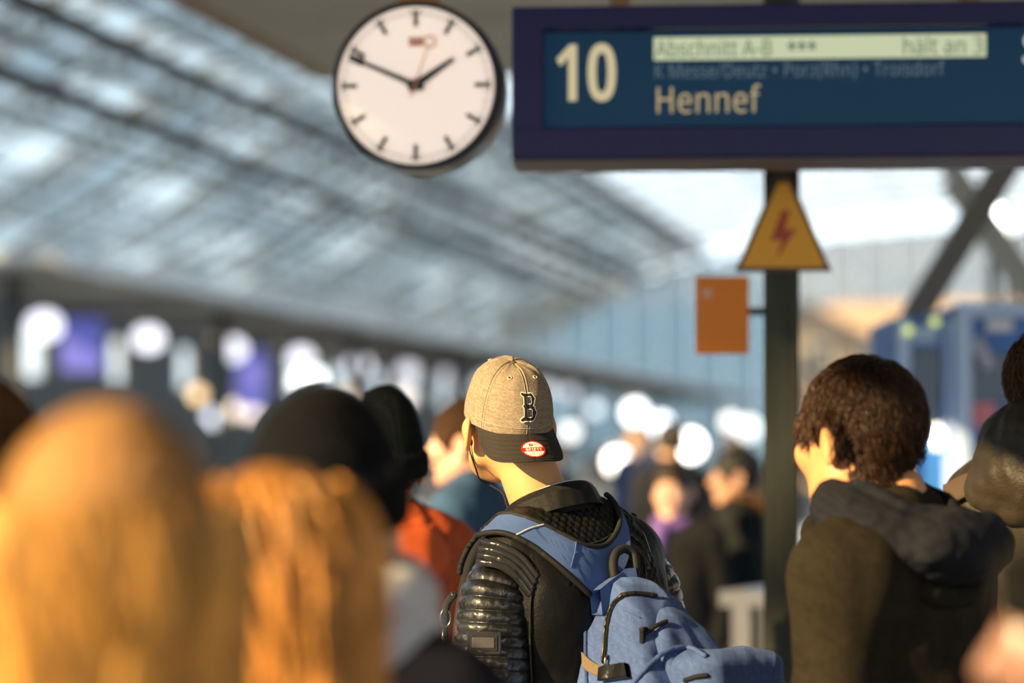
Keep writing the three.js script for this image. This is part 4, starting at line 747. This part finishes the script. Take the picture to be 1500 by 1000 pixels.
// right: olive coat over a dark hooded top, short dark brown hair
{
  const o = { ...placeAt(1308, 3.9), yaw: 50 * DEG, h: 1.8, headYaw: -12 * DEG, headPitch: 0.02, headShift: [-0.012, 0.002, -0.035], puff: 0.02, hem: 0.72, cell: 0.0085, fold: 0.007, collar: 0.02, coatName: 'coat', coat: wool(0.021, 0.0165, 0.01), skin: [0.6, 0.28, 0.12] };
  const { t, M, coat } = person('person with short dark brown hair, olive coat over a charcoal hood, looking left', o);
  const hoodG = net((x, y, z) => {
    let d = ring(x, y, z, [0, 1.5, 0.02], 0.102, 0.044, -0.4, 1.12);
    d = sstep(d, ell(x, y, z, [0, 1.475, 0.13], [0.125, 0.055, 0.05]), 0.03);
    d = sstep(d, ring(x, y, z, [0, 1.545, 0.024], 0.074, 0.015, -0.38, 1.1), 0.012);
    return d + 0.006 * N(x * 14, y * 26, z * 14) + 0.0035 * N(x * 40, y * 50, z * 40);
  }, [-0.22, 1.36, -0.2], [0.22, 1.67, 0.26], 0.0055);
  part('hood', hoodG, mat(rgb(0.013, 0.0145, 0.021), 0.9, { map: repeat(woolMap, 8), specularIntensity: 0.3 }), t, 'charcoal hood folded round the neck');
  part('coat_collar', net((x, y, z) => smax(ring(x, y, z, [0, 1.45, 0.0], 0.128, 0.02, -0.45, 1.12), -1, 0.01) + 0.004 * N(x * 20, y * 20, z * 20), [-0.22, 1.34, -0.2], [0.22, 1.56, 0.22], 0.007), wool(0.016, 0.013, 0.009), coat);
  const region = (p) => { const x = Math.abs(p.x), low = -0.085 + 1.0 * Math.max(0, -p.z + 0.01); return p.y > low && !(x > 0.05 && p.y < 0.018 && p.z < 0.036 && p.z > -0.022) && !(p.z <= -0.022 && p.z > -0.045 && p.y < -0.01); };
  part('hair', hairShell(-0.05, 0.006).clone().applyMatrix4(M), mat(rgb(0.018, 0.009, 0.005), 0.85, { specularIntensity: 0.3 }), t);
  part('hair', shortHair(fHead, rgb(0.042, 0.0185, 0.008), 5600, V3(0, 0.15, 0.05), region, 0.034, 0.008, 0.0011).applyMatrix4(M), hairMat(0.36), t, 'short dark brown hair');
}
// right edge: hooded waxed jacket with a brown strap
{
  const o = { ...placeAt(1560, 4.75), yaw: -42 * DEG, h: 1.9, headYaw: -76 * DEG, puff: 0.026, hem: 0.7, cell: 0.0085, fold: 0.012, collar: 0.024, coat: mat(rgb(0.03, 0.022, 0.013), 0.5, { bumpMap: repeat(grainMap, 12), bumpScale: 0.0008, specularIntensity: 0.6 }), skin: [0.64, 0.34, 0.2] };
  const { t, M, coat, sc } = person('person in a brown hooded jacket with a shoulder strap, cut by the right edge', o);
  part('hood', net((x, y, z) => {
    let d = smax(ell(x, y, z, [0, 1.535, 0.055], [0.135, 0.1, 0.115]), -ell(x, y, z, [0, 1.575, -0.012], [0.092, 0.15, 0.1]), 0.025);
    d = sstep(d, ell(x, y, z, [0, 1.47, 0.125], [0.13, 0.07, 0.045]), 0.04);
    return d + 0.008 * N(x * 12 + 3, y * 16, z * 12) + 0.005 * N(x * 34, y * 30, z * 34);
  }, [-0.2, 1.36, -0.12], [0.2, 1.7, 0.24], 0.0055), o.coat, coat, 'heavy folded hood');
  t.updateMatrixWorld(true);
  const f = fCoatOf(o); viewInv = t.matrixWorld.clone().invert();
  part('shoulder_strap', sheet(f, [[1396, 716], [1425, 702], [1460, 696], [1510, 697]], [[1396, 745], [1425, 730], [1460, 722], [1510, 722]], 0.016, 0.006, 30, 6), mat(rgb(0.055, 0.032, 0.018), 0.8), t, 'brown webbing strap'); viewInv = mainInv;
  const region = (p) => { const x = Math.abs(p.x), low = -0.06 + 1.0 * Math.max(0, -p.z + 0.01); return p.y > low && !(x > 0.05 && p.y < 0.018 && p.z < 0.036 && p.z > -0.022) && !(p.z <= -0.022 && p.z > -0.045 && p.y < -0.01); };
  part('hair', hairShell(-0.04, 0.006).clone().applyMatrix4(M), mat(rgb(0.03, 0.014, 0.006), 0.55), t); part('hair', shortHair(fHead, rgb(0.11, 0.05, 0.018), 3600, V3(0, 0.15, 0.06), region, 0.03, 0.01, 0.001).applyMatrix4(M), hairMat(0.36), t);
  const e = new THREE.SphereGeometry(0.006, 12, 8); e.translate(0.083, -0.012, 0.008).applyMatrix4(M); part('earbud', e, mat(rgb(0.85, 0.85, 0.85), 0.3), t, 'white earbud');
}
// lower right corner, very near: black knitted hat
person('very near blurred person in a black knitted hat at the lower right corner', { ...placeAt(1668, 2.0), yaw: 84 * DEG, h: 1.62, cell: 0.014, coat: wool(0.02, 0.018, 0.018), hat: wool(0.006, 0.006, 0.006), hair: mat(rgb(0.02, 0.012, 0.01), 0.7), skin: [0.3, 0.15, 0.11] });
// lower left, very near: two with fair hair
{
  const { t, M } = person('very near blurred person with long golden hair under a tan knitted hat', { ...placeAt(160, 1.85), yaw: 8 * DEG, h: 1.683, cell: 0.014, coat: wool(0.04, 0.022, 0.012), hat: wool(0.4, 0.21, 0.08), hatH: 0.05, hatLow: 0.04, cuff: false });
  const h = longHair({ top: 0.05, color: rgb(0.55, 0.27, 0.055), len: 0.46, wide: 0.15, deep: 0.12, count: 900, lean: 0.03, r: 0.0034 });
  part('hair', h.mass.applyMatrix4(M), mat(rgb(0.34, 0.15, 0.03), 0.5), t); part('hair', h.strands.applyMatrix4(M), hairMat(0.4), t, 'long golden hair');
  const q = person('nearest blurred person with loose amber hair, in front of the black hat', { ...placeAt(402, 2.25), yaw: -14 * DEG, h: 1.632, cell: 0.014, coat: wool(0.035, 0.022, 0.016) });
  const h2 = longHair({ color: rgb(0.48, 0.215, 0.05), len: 0.42, wide: 0.115, deep: 0.1, count: 900, lean: 0.13, r: 0.0034 });
  part('hair', h2.mass.applyMatrix4(q.M), mat(rgb(0.3, 0.125, 0.03), 0.5), q.t); part('hair', h2.strands.applyMatrix4(q.M), hairMat(0.4), q.t, 'loose amber hair');
}
person('person with brown hair and lilac coat cut by the left edge', { ...placeAt(-52, 3.0), yaw: -10 * DEG, h: 1.74, cell: 0.014, coat: wool(0.32, 0.27, 0.42), hair: wool(0.1, 0.045, 0.02), hairThick: 0.018, hairLow: -0.07 });
// black hat with white scarf
{
  const { t } = person('blurred person in black knitted hat, white scarf and navy jacket', { ...placeAt(472, 2.72), yaw: -18 * DEG, h: 1.7, cell: 0.012, puff: 0.01, coat: wool(0.01, 0.011, 0.022), hat: wool(0.004, 0.0045, 0.007), hatH: 0.07, hair: mat(rgb(0.02, 0.015, 0.012), 0.7) });
  part('scarf', net((x, y, z) => sstep(ring(x, y, z, [0, 1.545, 0.012], 0.092, 0.042, -0.15, 1.05), ring(x, y, z, [0, 1.505, 0.012], 0.1, 0.034, -0.2, 1.08), 0.01) + 0.006 * N(x * 18, y * 24, z * 18), [-0.22, 1.4, -0.2], [0.22, 1.64, 0.22], 0.008), wool(0.74, 0.73, 0.8), t, 'white scarf wound round the neck');
}
// behind the leather jacket, left: orange and denim
{
  const { t, coat } = person('person in orange red jacket and pointed black hat', { ...placeAt(566, 5.6), yaw: 22 * DEG, h: 1.735, cell: 0.011, puff: 0.024, fold: 0.011, collar: 0.03, coat: mat(rgb(0.62, 0.1, 0.018), 0.7, { map: repeat(woolMap, 5) }), hat: wool(0.008, 0.012, 0.012), hatH: 0.11, cuff: true, hair: mat(rgb(0.02, 0.015, 0.01), 0.7) });
  part('hood', net((x, y, z) => sstep(ring(x, y, z, [0, 1.5, 0.03], 0.085, 0.03, -0.4, 1.1), ell(x, y, z, [0, 1.44, 0.13], [0.11, 0.075, 0.04]), 0.03) + 0.006 * N(x * 14, y * 18, z * 14), [-0.18, 1.34, -0.14], [0.18, 1.6, 0.2], 0.009), mat(rgb(0.66, 0.105, 0.02), 0.7), coat);
}
person('person with brown hair and blue denim jacket behind the cap wearer', { ...placeAt(690, 7.4), yaw: 72 * DEG, h: 1.8, cell: 0.014, coat: wool(0.05, 0.11, 0.22), hair: wool(0.06, 0.03, 0.016), hairThick: 0.014, hairLow: -0.06, skin: [0.66, 0.36, 0.26] });
// behind, right of the backpack
{
  const { t, M } = person('person in black coat with purple scarf facing the camera', { ...placeAt(988, 9.7), yaw: 158 * DEG, h: 1.6, cell: 0.013, hem: 0.6, coatName: 'coat', coat: wool(0.012, 0.012, 0.014), hair: mat(rgb(0.025, 0.013, 0.008), 0.55), hairThick: 0.014, hairLow: -0.03, skin: [0.66, 0.37, 0.28] });
  part('scarf', net((x, y, z) => sstep(ring(x, y, z, [0, 1.5, 0.0], 0.075, 0.026, 0.1, 1.05), cone(x, y, z, [0.03, 1.48, -0.1], [0.07, 1.22, -0.17], 0.035, 0.05), 0.03) + 0.005 * N(x * 20, y * 12, z * 20), [-0.16, 1.12, -0.28], [0.18, 1.6, 0.14], 0.01), wool(0.2, 0.12, 0.42), t, 'purple scarf');
  const bun = new THREE.SphereGeometry(0.035, 16, 12); bun.translate(0, 0.12, 0.06).applyMatrix4(M); part('hair_bun', bun, mat(rgb(0.1, 0.045, 0.02), 0.6), t);
}
{
  const { t, coat } = person('person in dark coat with brown fur hood facing left beside the column', { ...placeAt(1084, 10.2), yaw: 84 * DEG, h: 1.655, cell: 0.014, hem: 0.62, puff: 0.03, coatName: 'coat', coat: wool(0.016, 0.018, 0.019), hair: mat(rgb(0.012, 0.01, 0.009), 0.55), hairThick: 0.016, hairLow: -0.05, skin: [0.66, 0.37, 0.25] });
  const st = new Strands(), c0 = rgb(0.3, 0.14, 0.055);
  for (let k = 0; k < 1400; k++) { const a = rr(-2.4, 2.4), b = rr(0, 6.28), R = 0.1 + 0.03 * Math.cos(b), p = V3(Math.sin(a) * R * 1.1, 1.49 + 0.03 * Math.sin(b) - 0.03 * Math.cos(a), 0.04 + Math.cos(a) * R), n = V3(Math.sin(a) * Math.cos(b), Math.sin(b), Math.cos(a) * Math.cos(b)).add(V3(rr(-0.5, 0.5), rr(-0.5, 0.5), rr(-0.5, 0.5))); st.add([p, p.clone().addScaledVector(n, 0.022), p.clone().addScaledVector(n, 0.04).add(V3(0, -0.008, 0))], 0.0028, strandColor(c0, 0.5), 3); }
  part('fur_hood', st.build(), hairMat(0.7), coat, 'brown fur trim of the hood');
}
// far down the platforms
const coatWords = ['a black coat', 'a grey coat', 'a blue coat', 'a brown coat', 'a pale grey coat', 'a charcoal coat', 'a dark red coat'];
const coats = [[0.02, 0.022, 0.03], [0.05, 0.05, 0.055], [0.03, 0.05, 0.11], [0.1, 0.075, 0.05], [0.22, 0.2, 0.2], [0.03, 0.03, 0.03], [0.16, 0.05, 0.04]].map((c) => wool(...c)), hairs = [[0.02, 0.014, 0.01], [0.07, 0.04, 0.02], [0.2, 0.12, 0.05]].map((c) => mat(rgb(...c), 0.7));
for (let k = 0; k < 18; k++) {
  const s = 14 + k * 2.2 + rr(0, 1), x = rr(-3.1, k < 8 ? -1.9 : 0.5), p = T(s, x, 0);
  person(`distant blurred traveller in ${coatWords[k % 7]} down the platform`, { x: p.x, z: p.z, yaw: rr(0, 6.28), h: rr(1.6, 1.85), cell: 0.024, puff: 0.02, face: false, coat: coats[k % 7], hair: hairs[k % 3], group: `travellers in ${coatWords[k % 7]} down the platform` });
}
for (let k = 0; k < 14; k++) {
  const p = T(44 + k * 4.4 + rr(0, 2), rr(-14.6, -13.6), 0);
  person(`tiny traveller in ${coatWords[(k * 3) % 7]} on the neighbouring platform`, { x: p.x, z: p.z, yaw: rr(0, 6.28), h: rr(1.6, 1.85), cell: 0.024, puff: 0.02, face: false, coat: coats[(k * 3) % 7], hair: hairs[k % 3], group: `travellers in ${coatWords[(k * 3) % 7]} on the neighbouring platform` });
}


renderer.render(scene, camera);
